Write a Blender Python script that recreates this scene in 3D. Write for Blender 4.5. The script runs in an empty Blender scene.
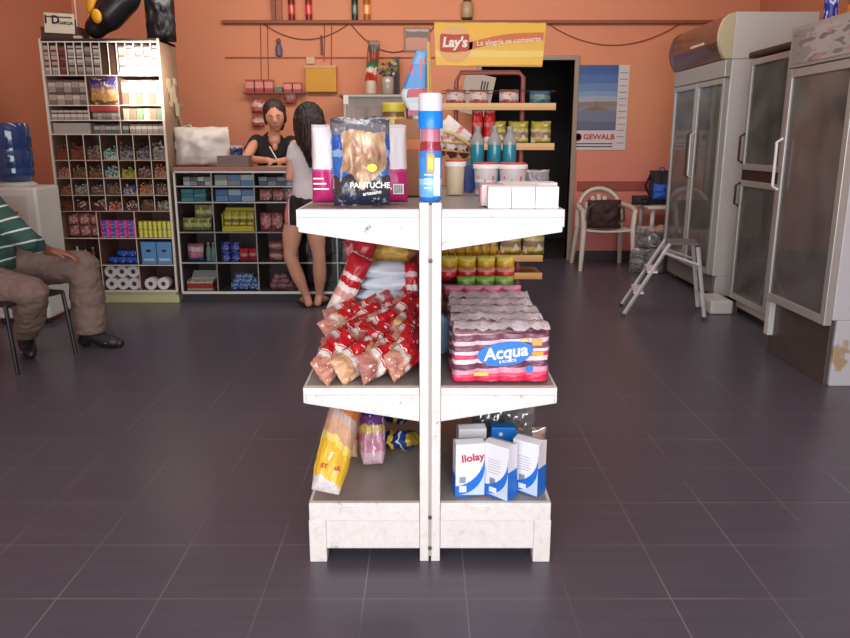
import bpy, bmesh, math, random
from mathutils import Vector, Matrix, Euler, noise
random.seed(7)
PI = math.pi
R = math.radians
COL = bpy.context.scene.collection

# ------------------------------------------------------------------ camera
H = 1.35; FPX = 750.0; PITCH = R(13.4)
cd = bpy.data.cameras.new('camera'); cam = bpy.data.objects.new('camera', cd); COL.objects.link(cam)
cd.sensor_width = 36; cd.lens = 36 * FPX / 850; cd.clip_start = .05
cam.location = (0, 0, H); cam.rotation_euler = (PI/2 - PITCH, 0, 0)
bpy.context.scene.camera = cam

def ray(x, y):
    dx = (x - 425) / FPX; dz = -(y - 319) / FPX
    return Vector((dx, math.cos(PITCH) + dz*math.sin(PITCH), -math.sin(PITCH) + dz*math.cos(PITCH)))
def at(x, y, Y):
    "point of the room seen in the photo at (x, y), at distance Y into the shop"
    d = ray(x, y); return Vector((0, 0, H)) + d * (Y / d.y)
def zy(y, Y): return at(425, y, Y).z
def xx(x, Y, z=.8):
    zc = Y*math.cos(PITCH) - (z - H)*math.sin(PITCH); return (x - 425)/FPX*zc

# ------------------------------------------------------------------ materials
def lin(c):
    return tuple(((v/255)/12.92 if v/255 <= .04045 else ((v/255+.055)/1.055)**2.4) for v in c[:3]) + (1,)
_m = {}
def new_mat(name):
    m = bpy.data.materials.new(name); m.use_nodes = True
    return m, m.node_tree.nodes, m.node_tree.links, m.node_tree.nodes['Principled BSDF']
def mat(name, rgb, rough=.5, metal=0, var=.06, scale=8, bump=0, bscale=60, emit=0, coat=0, spec=.5):
    if name in _m: return _m[name]
    m, N, L, b = new_mat(name)
    b.inputs['Roughness'].default_value = rough; b.inputs['Metallic'].default_value = metal
    b.inputs['Coat Weight'].default_value = coat; b.inputs['Specular IOR Level'].default_value = spec
    tc = N.new('ShaderNodeTexCoord')
    nz = N.new('ShaderNodeTexNoise'); nz.inputs['Scale'].default_value = scale; nz.inputs['Detail'].default_value = 5
    L.new(tc.outputs['Object'], nz.inputs['Vector'])
    c = lin(rgb); mx = N.new('ShaderNodeMix'); mx.data_type = 'RGBA'
    mx.inputs[6].default_value = tuple(v*(1-var) for v in c[:3])+(1,); mx.inputs[7].default_value = tuple(min(1, v*(1+var)) for v in c[:3])+(1,)
    L.new(nz.outputs['Fac'], mx.inputs[0]); L.new(mx.outputs[2], b.inputs['Base Color'])
    if bump:
        n2 = N.new('ShaderNodeTexNoise'); n2.inputs['Scale'].default_value = bscale; L.new(tc.outputs['Object'], n2.inputs['Vector'])
        bp = N.new('ShaderNodeBump'); bp.inputs['Strength'].default_value = bump; bp.inputs['Distance'].default_value = .01
        L.new(n2.outputs['Fac'], bp.inputs['Height']); L.new(bp.outputs['Normal'], b.inputs['Normal'])
    if emit:
        b.inputs['Emission Color'].default_value = c; b.inputs['Emission Strength'].default_value = emit
    _m[name] = m; return m
def band(name, axis, stops, distort=0., rough=.35, nscale=6, spots=None, skew=0., bump=0.):
    "colour bands along an axis of the piece (0..1), optional blotches (rgb, scale, threshold)"
    if name in _m: return _m[name]
    m, N, L, b = new_mat(name); b.inputs['Roughness'].default_value = rough
    tc = N.new('ShaderNodeTexCoord'); sp = N.new('ShaderNodeSeparateXYZ'); L.new(tc.outputs['Generated'], sp.inputs[0])
    src = sp.outputs['XYZ'.index(axis)]
    nz = N.new('ShaderNodeTexNoise'); nz.inputs['Scale'].default_value = nscale; nz.inputs['Detail'].default_value = 3
    L.new(tc.outputs['Generated'], nz.inputs['Vector'])
    ma = N.new('ShaderNodeMath'); ma.operation = 'MULTIPLY_ADD'; L.new(nz.outputs['Fac'], ma.inputs[0])
    ma.inputs[1].default_value = distort*2; ma.inputs[2].default_value = -distort
    ad = N.new('ShaderNodeMath'); ad.operation = 'ADD'; L.new(src, ad.inputs[0]); L.new(ma.outputs[0], ad.inputs[1])
    last = ad.outputs[0]
    if skew:
        o = sp.outputs[0 if axis != 'X' else 2]
        k = N.new('ShaderNodeMath'); k.operation = 'MULTIPLY_ADD'; L.new(o, k.inputs[0]); k.inputs[1].default_value = skew; L.new(last, k.inputs[2]); last = k.outputs[0]
    r = N.new('ShaderNodeValToRGB'); r.color_ramp.interpolation = 'CONSTANT'; e = r.color_ramp.elements
    e[0].position = stops[0][0]; e[0].color = lin(stops[0][1]); e[1].position = stops[1][0] if len(stops) > 1 else 1; e[1].color = lin(stops[min(1, len(stops)-1)][1])
    for p, c in stops[2:]:
        q = e.new(p); q.color = lin(c)
    L.new(last, r.inputs[0]); out = r.outputs[0]
    if spots:
        for (c, sc, th) in (spots if isinstance(spots, list) else [spots]):
            n3 = N.new('ShaderNodeTexNoise'); n3.inputs['Scale'].default_value = sc; n3.inputs['Detail'].default_value = 1
            L.new(tc.outputs['Generated'], n3.inputs['Vector'])
            gt = N.new('ShaderNodeMath'); gt.operation = 'GREATER_THAN'; gt.inputs[1].default_value = th; L.new(n3.outputs['Fac'], gt.inputs[0])
            mx = N.new('ShaderNodeMix'); mx.data_type = 'RGBA'; L.new(gt.outputs[0], mx.inputs[0]); L.new(out, mx.inputs[6]); mx.inputs[7].default_value = lin(c); out = mx.outputs[2]
    L.new(out, b.inputs['Base Color'])
    if bump:
        bp = N.new('ShaderNodeBump'); bp.inputs['Strength'].default_value = bump; bp.inputs['Distance'].default_value = .01
        n2 = N.new('ShaderNodeTexNoise'); n2.inputs['Scale'].default_value = 14; L.new(tc.outputs['Generated'], n2.inputs['Vector'])
        L.new(n2.outputs['Fac'], bp.inputs['Height']); L.new(bp.outputs['Normal'], b.inputs['Normal'])
    _m[name] = m; return m
def confetti(name, cols, rough=.4):
    "every loose piece of the mesh gets one of the colours"
    if name in _m: return _m[name]
    m, N, L, b = new_mat(name); b.inputs['Roughness'].default_value = rough
    g = N.new('ShaderNodeNewGeometry'); r = N.new('ShaderNodeValToRGB'); r.color_ramp.interpolation = 'CONSTANT'; e = r.color_ramp.elements
    n = len(cols); e[0].position = 0; e[0].color = lin(cols[0]); e[1].position = 1/n; e[1].color = lin(cols[1 % n])
    for i in range(2, n): q = e.new(i/n); q.color = lin(cols[i])
    L.new(g.outputs['Random Per Island'], r.inputs[0]); L.new(r.outputs[0], b.inputs['Base Color']); _m[name] = m; return m
def glass(name, tint=(243, 245, 244), fr=.10, rough=.03, haze=0.):
    if name in _m: return _m[name]
    m = bpy.data.materials.new(name); m.use_nodes = True; N = m.node_tree.nodes; L = m.node_tree.links; N.clear()
    o = N.new('ShaderNodeOutputMaterial'); t = N.new('ShaderNodeBsdfTransparent'); t.inputs[0].default_value = lin(tint)
    g = N.new('ShaderNodeBsdfGlossy'); g.inputs['Roughness'].default_value = rough; g.inputs[0].default_value = (1, 1, 1, 1)
    lw = N.new('ShaderNodeLayerWeight'); lw.inputs[0].default_value = fr*2.2
    mx = N.new('ShaderNodeMixShader'); L.new(lw.outputs['Fresnel'], mx.inputs[0]); L.new(t.outputs[0], mx.inputs[1]); L.new(g.outputs[0], mx.inputs[2])
    last = mx.outputs[0]
    if haze:
        d = N.new('ShaderNodeBsdfDiffuse'); d.inputs[0].default_value = lin((190, 195, 195)); m2 = N.new('ShaderNodeMixShader'); m2.inputs[0].default_value = haze
        tc = N.new('ShaderNodeTexCoord'); nz = N.new('ShaderNodeTexNoise'); nz.inputs['Scale'].default_value = 5
        L.new(tc.outputs['Object'], nz.inputs['Vector']); mm = N.new('ShaderNodeMath'); mm.operation = 'MULTIPLY'; mm.inputs[1].default_value = haze*2
        L.new(nz.outputs['Fac'], mm.inputs[0]); L.new(mm.outputs[0], m2.inputs[0])
        L.new(last, m2.inputs[1]); L.new(d.outputs[0], m2.inputs[2]); last = m2.outputs[0]
    L.new(last, o.inputs[0]); _m[name] = m; return m

# ------------------------------------------------------------------ mesh builder
class MB:
    def __init__(s): s.v = []; s.f = []; s.mi = []
    def add(s, vs, fs, mi=0, M=None):
        b = len(s.v)
        for p in vs: s.v.append(tuple(M @ Vector(p)) if M else tuple(p))
        for f in fs: s.f.append([b+i for i in f]); s.mi.append(mi)
        return s
    def box(s, x0, x1, y0, y1, z0, z1, mi=0, M=None):
        return s.add([(x0,y0,z0),(x1,y0,z0),(x1,y1,z0),(x0,y1,z0),(x0,y0,z1),(x1,y0,z1),(x1,y1,z1),(x0,y1,z1)],
              [(0,3,2,1),(4,5,6,7),(0,1,5,4),(1,2,6,5),(2,3,7,6),(3,0,4,7)], mi, M)
    def prism(s, poly, axis, a, b, mi=0, M=None):
        n = len(poly); P = lambda p, t: {'x': (t, p[0], p[1]), 'y': (p[0], t, p[1]), 'z': (p[0], p[1], t)}[axis]
        vs = [P(p, a) for p in poly] + [P(p, b) for p in poly]
        fs = [tuple(range(n)), tuple(range(2*n-1, n-1, -1))] + [(i, i+n, (i+1) % n + n, (i+1) % n) for i in range(n)]
        return s.add(vs, fs, mi, M)
    def tube(s, pts, r, n=8, mi=0, closed=False, M=None):
        pts = [Vector(p) for p in pts]; rr = r if isinstance(r, (list, tuple)) else [r]*len(pts)
        vs = []; fs = []; up = None
        for i, p in enumerate(pts):
            a = pts[i-1] if (i > 0 or closed) else p; b = pts[(i+1) % len(pts)] if (i < len(pts)-1 or closed) else p
            t = (b-a).normalized()
            if up is None: up = t.orthogonal().normalized()
            else:
                up = (up - t*up.dot(t)); up = up.normalized() if up.length > 1e-6 else t.orthogonal().normalized()
            w = t.cross(up)
            for k in range(n):
                an = 2*PI*(k+.5)/n; vs.append(p + (up*math.cos(an) + w*math.sin(an))*rr[i])
        m = len(pts)
        for i in range(m if closed else m-1):
            for k in range(n):
                fs.append((i*n+k, i*n+(k+1) % n, ((i+1) % m)*n+(k+1) % n, ((i+1) % m)*n+k))
        if not closed: fs += [tuple(range(n-1, -1, -1)), tuple(range((m-1)*n, m*n))]
        return s.add(vs, fs, mi, M)
    def lathe(s, prof, n=24, mi=0, M=None, sx=1, sy=1):
        vs = []; fs = []
        for (r, z) in prof:
            for k in range(n):
                a = 2*PI*k/n; vs.append((r*math.cos(a)*sx, r*math.sin(a)*sy, z))
        m = len(prof)
        for i in range(m-1):
            for k in range(n): fs.append((i*n+k, i*n+(k+1) % n, (i+1)*n+(k+1) % n, (i+1)*n+k))
        fs += [tuple(range(n-1, -1, -1)), tuple(range((m-1)*n, m*n))]
        return s.add(vs, fs, mi, M)
    def pillow(s, w, h, t, mi=0, M=None, nu=14, nv=18, wr=.012, seed=0, crimp=.08, taper=0., pin=0.):
        "a filled packet standing in XZ, base at z=0; crimped at top and bottom"
        vs = []; fs = []
        for side in (-1, 1):
            for j in range(nv+1):
                v = j/nv; vv = abs(2*v-1)
                e = 1 if vv < 1-2*crimp else max(0, (1-vv)/(2*crimp))
                for i in range(nu+1):
                    u = 2*i/nu-1
                    prof = (max(0, 1-abs(u)**2.6))**.6 * (max(0, 1-vv**5))**.7
                    prof *= .06 + .94*e**.7
                    ww = w*(1 - .10*prof - taper*v - pin*max(0, vv-.6))
                    nn = noise.noise(Vector((u*2.3+seed*7.1, v*4.7+side*3.3, seed*1.7)))
                    n2 = noise.noise(Vector((u*6.3+seed*3.1, v*9.7, seed*2.7+side)))
                    y = side*(t/2*prof + .0008) + (nn*wr*1.2 + n2*wr*.5)*(.15+prof)*1
                    vs.append((u*ww/2 + n2*wr*.25, y, max(.0012, v*h + nn*wr*.4)))
        c = (nu+1)*(nv+1)
        for sd in (0, 1):
            for j in range(nv):
                for i in range(nu):
                    a = sd*c + j*(nu+1)+i; q = (a, a+1, a+nu+2, a+nu+1)
                    fs.append(q if sd == 0 else q[::-1])
        for j in range(nv):
            for i in (0, nu):
                a = j*(nu+1)+i; q = (a, a+nu+1, a+nu+1+c, a+c); fs.append(q if i == 0 else q[::-1])
        for i in range(nu):
            for j in (0, nv):
                a = j*(nu+1)+i; q = (a, a+c, a+1+c, a+1); fs.append(q if j == 0 else q[::-1])
        return s.add(vs, fs, mi, M)
    def build(s, name, mats, parent=None, loc=None, rot=None, smooth=False, bevel=0, label=None, kind=None):
        me = bpy.data.meshes.new(name); me.from_pydata([tuple(p) for p in s.v], [], s.f); me.validate(verbose=False)
        if not isinstance(mats, (list, tuple)): mats = [mats]
        for m in mats: me.materials.append(m)
        if len(me.polygons) == len(s.mi):
            me.polygons.foreach_set('material_index', s.mi)
        bm = bmesh.new(); bm.from_mesh(me); bmesh.ops.recalc_face_normals(bm, faces=bm.faces); bm.to_mesh(me); bm.free()
        if smooth: me.shade_smooth()
        o = bpy.data.objects.new(name, me); COL.objects.link(o)
        if bevel:
            b = o.modifiers.new('bevel', 'BEVEL'); b.width = bevel; b.segments = 2; b.limit_method = 'ANGLE'; b.angle_limit = R(40)
        if smooth and smooth != 'all':
            try: me.set_sharp_from_angle(angle=R(45))
            except Exception: pass
        if parent: o.parent = parent
        if loc is not None: o.location = loc
        if rot is not None: o.rotation_euler = rot
        if label: o['label'] = label
        if kind: o['kind'] = kind
        return o
def T(x=0, y=0, z=0, rx=0, ry=0, rz=0, s=1):
    return Matrix.Translation((x, y, z)) @ Euler((rx, ry, rz)).to_matrix().to_4x4() @ Matrix.Scale(s, 4)
def tag(o, label, cat, group=None, kind=None):
    o['label'] = label; o['category'] = cat
    if group: o['group'] = group
    if kind: o['kind'] = kind
    return o
def thing(name, label, cat, loc=(0,0,0), rz=0, group=None, rot=None):
    o = bpy.data.objects.new(name, None); COL.objects.link(o); o.location = loc; o.rotation_euler = rot or (0, 0, rz)
    o.empty_display_size = .05
    return tag(o, label, cat, group)
def dup(o, loc, rot=None, label=None, group=None, scale=None, me_mat=None):
    c = o.copy(); COL.objects.link(c); c.location = loc
    if rot is not None: c.rotation_euler = rot if not isinstance(rot, (int, float)) else (0, 0, rot)
    if scale: c.scale = scale
    if label: c['label'] = label
    if group: c['group'] = group
    for ch in list(o.children):
        d = ch.copy(); COL.objects.link(d); d.parent = c
        for g in list(ch.children):
            e = g.copy(); COL.objects.link(e); e.parent = d
    return c
def remat(o, m):
    "give a copy its own material without touching the shared mesh"
    o.material_slots[0].link = 'OBJECT'; o.material_slots[0].material = m
def struct(name, mb, m, **k):
    o = mb.build(name, m, **k); o['kind'] = 'structure'; return o
def text(body, size, m, parent, loc, rot=(PI/2, 0, 0), ext=.0006, name='lettering', shear=0, sx=1, label=None, bold=0):
    c = bpy.data.curves.new(name, 'FONT'); c.body = body; c.size = size; c.align_x = 'CENTER'; c.align_y = 'CENTER'; c.extrude = ext; c.shear = shear; c.offset = bold
    c.materials.append(m); tmp = bpy.data.objects.new('tmp', c); COL.objects.link(tmp); bpy.context.view_layer.update()
    me = bpy.data.meshes.new_from_object(tmp.evaluated_get(bpy.context.evaluated_depsgraph_get())); bpy.data.objects.remove(tmp); me.name = name
    o = bpy.data.objects.new(name, me); COL.objects.link(o); o.parent = parent; o.location = loc; o.rotation_euler = rot; o.scale = (sx, 1, 1)
    if label: o['label'] = label
    return o
ORD = ['first','second','third','fourth','fifth','sixth','seventh','eighth','ninth','tenth','eleventh','twelfth','thirteenth','fourteenth']

WHITE = mat('white_paint', (235, 232, 226), .45, var=.03)
BLACK = mat('black_plastic', (22, 22, 24), .4)
INK = mat('dark_ink', (30, 28, 34), .6)
ALU = mat('aluminium', (205, 208, 210), .3, .55)
CHROME = mat('chrome', (200, 200, 205), .15, 1)
GLASS = glass('clear_glass')
# ================================================================== ROOM
def floor_mat():
    m, N, L, b = new_mat('floor_tiles')
    tc = N.new('ShaderNodeTexCoord'); mp = N.new('ShaderNodeMapping'); mp.inputs['Location'].default_value = (.185, -.152, 0)
    L.new(tc.outputs['Object'], mp.inputs['Vector'])
    br = N.new('ShaderNodeTexBrick'); br.offset = 0; br.inputs['Scale'].default_value = 1; br.inputs['Brick Width'].default_value = .31; br.inputs['Row Height'].default_value = .31
    br.inputs['Mortar Size'].default_value = .0022; br.inputs['Mortar Smooth'].default_value = .3
    br.inputs['Color1'].default_value = lin((84, 74, 80)); br.inputs['Color2'].default_value = lin((92, 82, 87)); br.inputs['Mortar'].default_value = lin((138, 130, 134))
    L.new(mp.outputs[0], br.inputs['Vector'])
    nz = N.new('ShaderNodeTexNoise'); nz.inputs['Scale'].default_value = 1.7; nz.inputs['Detail'].default_value = 2; L.new(tc.outputs['Object'], nz.inputs['Vector'])
    rm = N.new('ShaderNodeMapRange'); rm.inputs[1].default_value = .38; rm.inputs[2].default_value = .6; rm.inputs[3].default_value = .05; rm.inputs[4].default_value = .6; L.new(nz.outputs['Fac'], rm.inputs[0])
    m2 = N.new('ShaderNodeTexNoise'); m2.inputs['Scale'].default_value = 1; m2.inputs['Detail'].default_value = 3
    mp2 = N.new('ShaderNodeMapping'); mp2.inputs['Scale'].default_value = (2, 30, 1); L.new(tc.outputs['Object'], mp2.inputs['Vector']); L.new(mp2.outputs[0], m2.inputs['Vector'])
    base = N.new('ShaderNodeMix'); base.data_type = 'RGBA'; base.inputs[6].default_value = lin((74, 70, 81)); base.inputs[7].default_value = lin((88, 84, 96)); L.new(m2.outputs['Fac'], base.inputs[0])
    sub = N.new('ShaderNodeMath'); sub.operation = 'MULTIPLY'; L.new(br.outputs['Fac'], sub.inputs[0]); L.new(rm.outputs[0], sub.inputs[1])
    mx = N.new('ShaderNodeMix'); mx.data_type = 'RGBA'; L.new(sub.outputs[0], mx.inputs[0]); L.new(base.outputs[2], mx.inputs[6]); mx.inputs[7].default_value = lin((150, 142, 146))
    L.new(mx.outputs[2], b.inputs['Base Color'])
    b.inputs['Roughness'].default_value = .30; b.inputs['Specular IOR Level'].default_value = .45
    bp = N.new('ShaderNodeBump'); bp.inputs['Strength'].default_value = .12; bp.inputs['Distance'].default_value = .004; L.new(m2.outputs['Fac'], bp.inputs['Height']); L.new(bp.outputs[0], b.inputs['Normal'])
    return m
def wall_mat(name, lo, hi, z0=.5, z1=2.4):
    m, N, L, b = new_mat(name); b.inputs['Roughness'].default_value = .75; b.inputs['Specular IOR Level'].default_value = .25
    tc = N.new('ShaderNodeTexCoord'); sp = N.new('ShaderNodeSeparateXYZ'); L.new(tc.outputs['Object'], sp.inputs[0])
    mr = N.new('ShaderNodeMapRange'); mr.inputs[1].default_value = z0; mr.inputs[2].default_value = z1; L.new(sp.outputs[2], mr.inputs[0])
    mx = N.new('ShaderNodeMix'); mx.data_type = 'RGBA'; mx.inputs[6].default_value = lin(lo); mx.inputs[7].default_value = lin(hi); L.new(mr.outputs[0], mx.inputs[0])
    nz = N.new('ShaderNodeTexNoise'); nz.inputs['Scale'].default_value = 1.5; nz.inputs['Detail'].default_value = 6; L.new(tc.outputs['Object'], nz.inputs['Vector'])
    m2 = N.new('ShaderNodeMix'); m2.data_type = 'RGBA'; m2.blend_type = 'MULTIPLY'; m2.inputs[0].default_value = .18; L.new(mx.outputs[2], m2.inputs[6]); L.new(nz.outputs['Color'], m2.inputs[7])
    L.new(m2.outputs[2], b.inputs['Base Color']); return m
W_BACK = wall_mat('orange_wall', (224, 134, 128), (226, 150, 114), 0.6, 1.6)  # pinker low, more orange high: tint of the light put into the wall colour
W_LEFT = wall_mat('orange_side_wall', (204, 132, 104), (206, 134, 102))
W_UP = mat('orange_upper_wall', (216, 140, 96), .75)
BY = 8.62; LX = -3.8; RX = 3.6; CZ = 3.3; FY = -1.4
struct('floor', MB().box(LX-.1, RX+.1, FY, BY+.1, -.1, 0), floor_mat())
struct('ceiling', MB().box(LX-.1, RX+.1, FY, BY+.1, CZ, CZ+.1), mat('ceiling_paint', (205, 190, 175), .8))
struct('wall_left', MB().box(LX-.1, LX, FY, BY+.1, 0, CZ), W_LEFT)
struct('wall_right', MB().box(RX, RX+.1, FY, BY+.1, 0, CZ), W_LEFT)
DX0, DX1, DZ = .62, 1.635, 2.2
w = MB().box(LX, DX0, BY, BY+.12, 0, CZ).box(DX1, RX, BY, BY+.12, 0, CZ).box(DX0, DX1, BY, BY+.12, DZ, CZ)
struct('wall_back', w, W_BACK)
LEDGE_Z = zy(20.5, BY-.03)
struct('trim_1', MB().box(xx(223, BY, 2.6), 3.55, BY-.07, BY, LEDGE_Z-.035, LEDGE_Z), mat('ledge_wood', (140, 78, 48), .6), bevel=.004)
struct('trim_2', MB().box(1.72, RX, BY-.022, BY, .80, .90), mat('rail_wood', (150, 74, 58), .55), bevel=.004)
fm = mat('door_frame_paint', (150, 135, 118), .5)
struct('trim_3', MB().box(DX1, DX1+.05, BY-.03, BY+.12, 0, DZ+.05).box(DX0-.05, DX0, BY-.03, BY+.12, 0, DZ+.05).box(DX0, DX1, BY-.03, BY+.12, DZ, DZ+.05), fm, bevel=.004)
struct('baseboard_back', MB().box(DX1+.05, RX, BY-.012, BY, 0, .11).box(LX, DX0-.05, BY-.012, BY, 0, .11), mat('dark_skirting', (62, 48, 54), .5))
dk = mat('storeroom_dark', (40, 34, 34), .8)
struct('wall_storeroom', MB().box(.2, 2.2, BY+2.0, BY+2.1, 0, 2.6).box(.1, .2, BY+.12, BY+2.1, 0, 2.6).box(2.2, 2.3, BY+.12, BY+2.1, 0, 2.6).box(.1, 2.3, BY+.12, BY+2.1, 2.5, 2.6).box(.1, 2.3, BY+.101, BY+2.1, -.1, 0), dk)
# shop front: piers and lintel round the wide opening behind the viewer
struct('wall_front', MB().box(LX-.1, -2.6, FY-.15, FY, 0, CZ).box(2.2, RX+.1, FY-.15, FY, 0, CZ).box(-2.6, 2.2, FY-.15, FY, 2.7, CZ), W_LEFT)

# ================================================================== LIGHT
wd = bpy.data.worlds.new('world'); bpy.context.scene.world = wd; wd.use_nodes = True
wn = wd.node_tree.nodes; bgn = wn['Background']; bgn.inputs[0].default_value = (.80, .88, 1, 1); bgn.inputs[1].default_value = 1.8
def area(name, loc, rot, sx, sy, e, c=(1, 1, 1), spread=None):
    l = bpy.data.lights.new(name, 'AREA'); l.shape = 'RECTANGLE'; l.size = sx; l.size_y = sy; l.energy = e; l.color = c
    if spread: l.spread = spread
    o = bpy.data.objects.new(name, l); COL.objects.link(o); o.location = loc; o.rotation_euler = rot; return o
area('daylight_opening', (-.2, FY+.05, 1.45), (R(90), 0, 0), 4.6, 2.4, 128, (1, .97, .97))
area('rear_wall_fill', (-.2, 6.0, 3.15), (R(62), 0, 0), 4.5, .5, 62, (1, .94, .88))  # added fill tilted to brighten the back wall, not a known fixture
area('middle_fill', (0, 3.6, 3.22), (0, 0, 0), 4.5, .5, 34, (1, .94, .92))  # added overhead fill for the interior, no tube known there
# low sun through the shop front: reaches the first shelf unit only
s = bpy.data.lights.new('sun_patch', 'SPOT'); s.energy = 60; s.spot_size = R(26); s.spot_blend = .6; s.color = (1, .97, .95); s.shadow_soft_size = .12
o = bpy.data.objects.new('sun_patch', s); COL.objects.link(o); o.location = (.5, -1.2, 2.5)
o.rotation_euler = (Vector((.0, 2.3, 1.0)) - o.location).to_track_quat('-Z', 'Y').to_euler()
# added narrow lamp imitating an outdoor reflection on the tall cabinet's upper right glass
s = bpy.data.lights.new('cabinet_glare_fill', 'AREA'); s.shape = 'RECTANGLE'; s.size = .16; s.size_y = .45; s.energy = 4.2; s.spread = R(3.5); s.color = (1, .96, .88)
o = bpy.data.objects.new('cabinet_glare_fill', s); COL.objects.link(o); o.location = (1.2, -1.0, 2.3)
o.rotation_euler = (Vector((-2.25, 6.25, 1.84)) - o.location).to_track_quat('-Z', 'Y').to_euler()
sc = bpy.context.scene; sc.view_settings.view_transform = 'Standard'; sc.view_settings.exposure = .28
sc.cycles.max_bounces = 8; sc.cycles.transparent_max_bounces = 16; sc.cycles.use_denoising = True

# ================================================================== GONDOLA
def chipped():
    m, N, L, b = new_mat('chipped_white_paint'); b.inputs['Roughness'].default_value = .42
    tc = N.new('ShaderNodeTexCoord'); out = None
    for sc_, th, col in ((15, .335, (120, 106, 96)), (48, .30, (140, 126, 114))):
        nz = N.new('ShaderNodeTexNoise'); nz.inputs['Scale'].default_value = sc_; nz.inputs['Detail'].default_value = 6; nz.inputs['Roughness'].default_value = .68
        L.new(tc.outputs['Object'], nz.inputs['Vector'])
        r = N.new('ShaderNodeValToRGB'); e = r.color_ramp.elements; e[0].position = th-.03; e[0].color = lin(col); e[1].position = th+.03; e[1].color = lin((214, 208, 203)); q = e.new(.55); q.color = lin((226, 222, 218)); q = e.new(.8); q.color = lin((204, 196, 188))
        L.new(nz.outputs['Fac'], r.inputs[0])
        if out is None: out = r.outputs[0]
        else:
            mx = N.new('ShaderNodeMix'); mx.data_type = 'RGBA'; mx.blend_type = 'DARKEN'; mx.inputs[0].default_value = 1; L.new(out, mx.inputs[6]); L.new(r.outputs[0], mx.inputs[7]); out = mx.outputs[2]
    L.new(out, b.inputs['Base Color']); return m
CHIP = chipped(); DECK = mat('worn_shelf_deck', (150, 142, 136), .35, var=.15, scale=5)
GX, GY, GL = .016, 2.22, 1.2
g = thing('gondola_shelf', 'white chipped double-sided metal shelf unit standing in the middle of the tiled floor', 'shelf unit', (GX, GY, 0))
for y0 in (0, GL-.045):
    for sx in (-1, 1):
        MB().box(.004*sx if sx > 0 else -.033, .033 if sx > 0 else -.004, y0, y0+.045, 0, 1.172).build('upright', CHIP, g, bevel=.003)
MB().box(-.006, .006, .01, GL-.01, .12, 1.165).build('spine_panel', mat('spine_grey', (176, 170, 166), .5), g)
# slotted strip between the posts
st = MB().box(-.004, .004, -.001, .02, .02, 1.165)
st.build('slot_strip', mat('slot_grey', (170, 165, 160), .5), g)
for z in (.05, .16, 1.0): MB().lathe([(.001, .006), (.006, .005), (.007, 0)], 12, M=T(0, -.002, z, R(90))).build('bolt', mat('rusty_bolt', (96, 80, 70), .5, .5), g, smooth=True)
for nm, zt, ob, ib in (('top', 1.15, 1.085, 1.03), ('mid', .60, .547, .487)):
    for sx in (-1, 1):
        d = MB().box(min(.034*sx, .388*sx), max(.034*sx, .388*sx), .012, GL-.012, zt-.016, zt-.001); d.build('shelf_deck', DECK, g, bevel=.002)
        for y0 in (0, GL-.02):
            br = MB().prism([(.034*sx, zt), (.392*sx, zt), (.392*sx, ob), (.034*sx, ib)], 'y', y0+.006, y0+.018)
            br.box(min(.034*sx, .394*sx), max(.034*sx, .394*sx), y0-.009, y0+.02, zt-.020, zt+.003)
            br.build('shelf_bracket', CHIP, g, bevel=.002)
        MB().box(min(.388*sx, .396*sx), max(.388*sx, .396*sx), 0, GL, zt-.05, zt+.002).build('edge_rail', CHIP, g, bevel=.002)
for sx in (-1, 1):
    a, b_ = sorted((.034*sx, .39*sx))
    MB().box(a, b_, .01, GL-.01, .19, .208).build('base_deck', DECK, g, bevel=.002)
    f = MB().box(a, b_, -.006, .014, .150, .212).box(a+.1, a+.16, -.012, -.006, .188, .197); f.build('deck_fascia', CHIP, g, bevel=.002)
    MB().box(a, b_, .004, .016, .045, .150).build('kick_panel', CHIP, g, bevel=.002)
    MB().box(*sorted((.382*sx, .392*sx)), .0, GL, .045, .21).build('side_panel', CHIP, g, bevel=.002)
    for y0 in (-.004, GL-.05):
        MB().box(*sorted((.338*sx, .394*sx)), y0, y0+.05, 0, .150).build('leg', CHIP, g, bevel=.003)

# ================================================================== FRIDGES
FR_W = mat('fridge_white', (205, 203, 200), .35, var=.05, scale=3); FR_G = mat('fridge_frame_grey', (176, 176, 172), .35, .3)
FR_IN = mat('fridge_inside', (190, 192, 188), .5); FGL = glass('fridge_glass', (240, 243, 240), .15, .03, .15); WIRE = mat('shelf_wire', (190, 192, 190), .35, .4)  # grey haze mixed into the fridge panes stands in for reflections
BRN = mat('dark_brown_plastic', (58, 40, 36), .45)
def hollow(mb, x0, x1, y0, y1, z0, z1, t=.035):
    mb.box(x0, x0+t, y0, y1, z0, z1).box(x1-t, x1, y0, y1, z0, z1).box(x0+t, x1-t, y1-t, y1, z0, z1)
    mb.box(x0+t, x1-t, y0, y1-t, z1-t, z1).box(x0+t, x1-t, y0, y1-t, z0, z0+t); return mb
def liner(par, x0, x1, y0, y1, z0, z1):
    MB().box(x0, x0+.004, y0, y1, z0, z1).box(x1-.004, x1, y0, y1, z0, z1).box(x0, x1, y1-.004, y1, z0, z1).box(x0, x1, y0, y1, z0, z0+.004).build('liner', FR_IN, par)
def wire_shelf(par, x0, x1, y0, y1, z):
    m = MB(); n = max(4, int((x1-x0)/.05))
    for i in range(n+1):
        x = x0+(x1-x0)*i/n; m.box(x-.002, x+.002, y0, y1, z-.002, z+.002)
    m.box(x0, x1, y0, y0+.008, z-.01, z+.006).box(x0, x1, y1-.006, y1, z-.006, z+.004).build('wire_shelf', WIRE, par)
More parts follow.
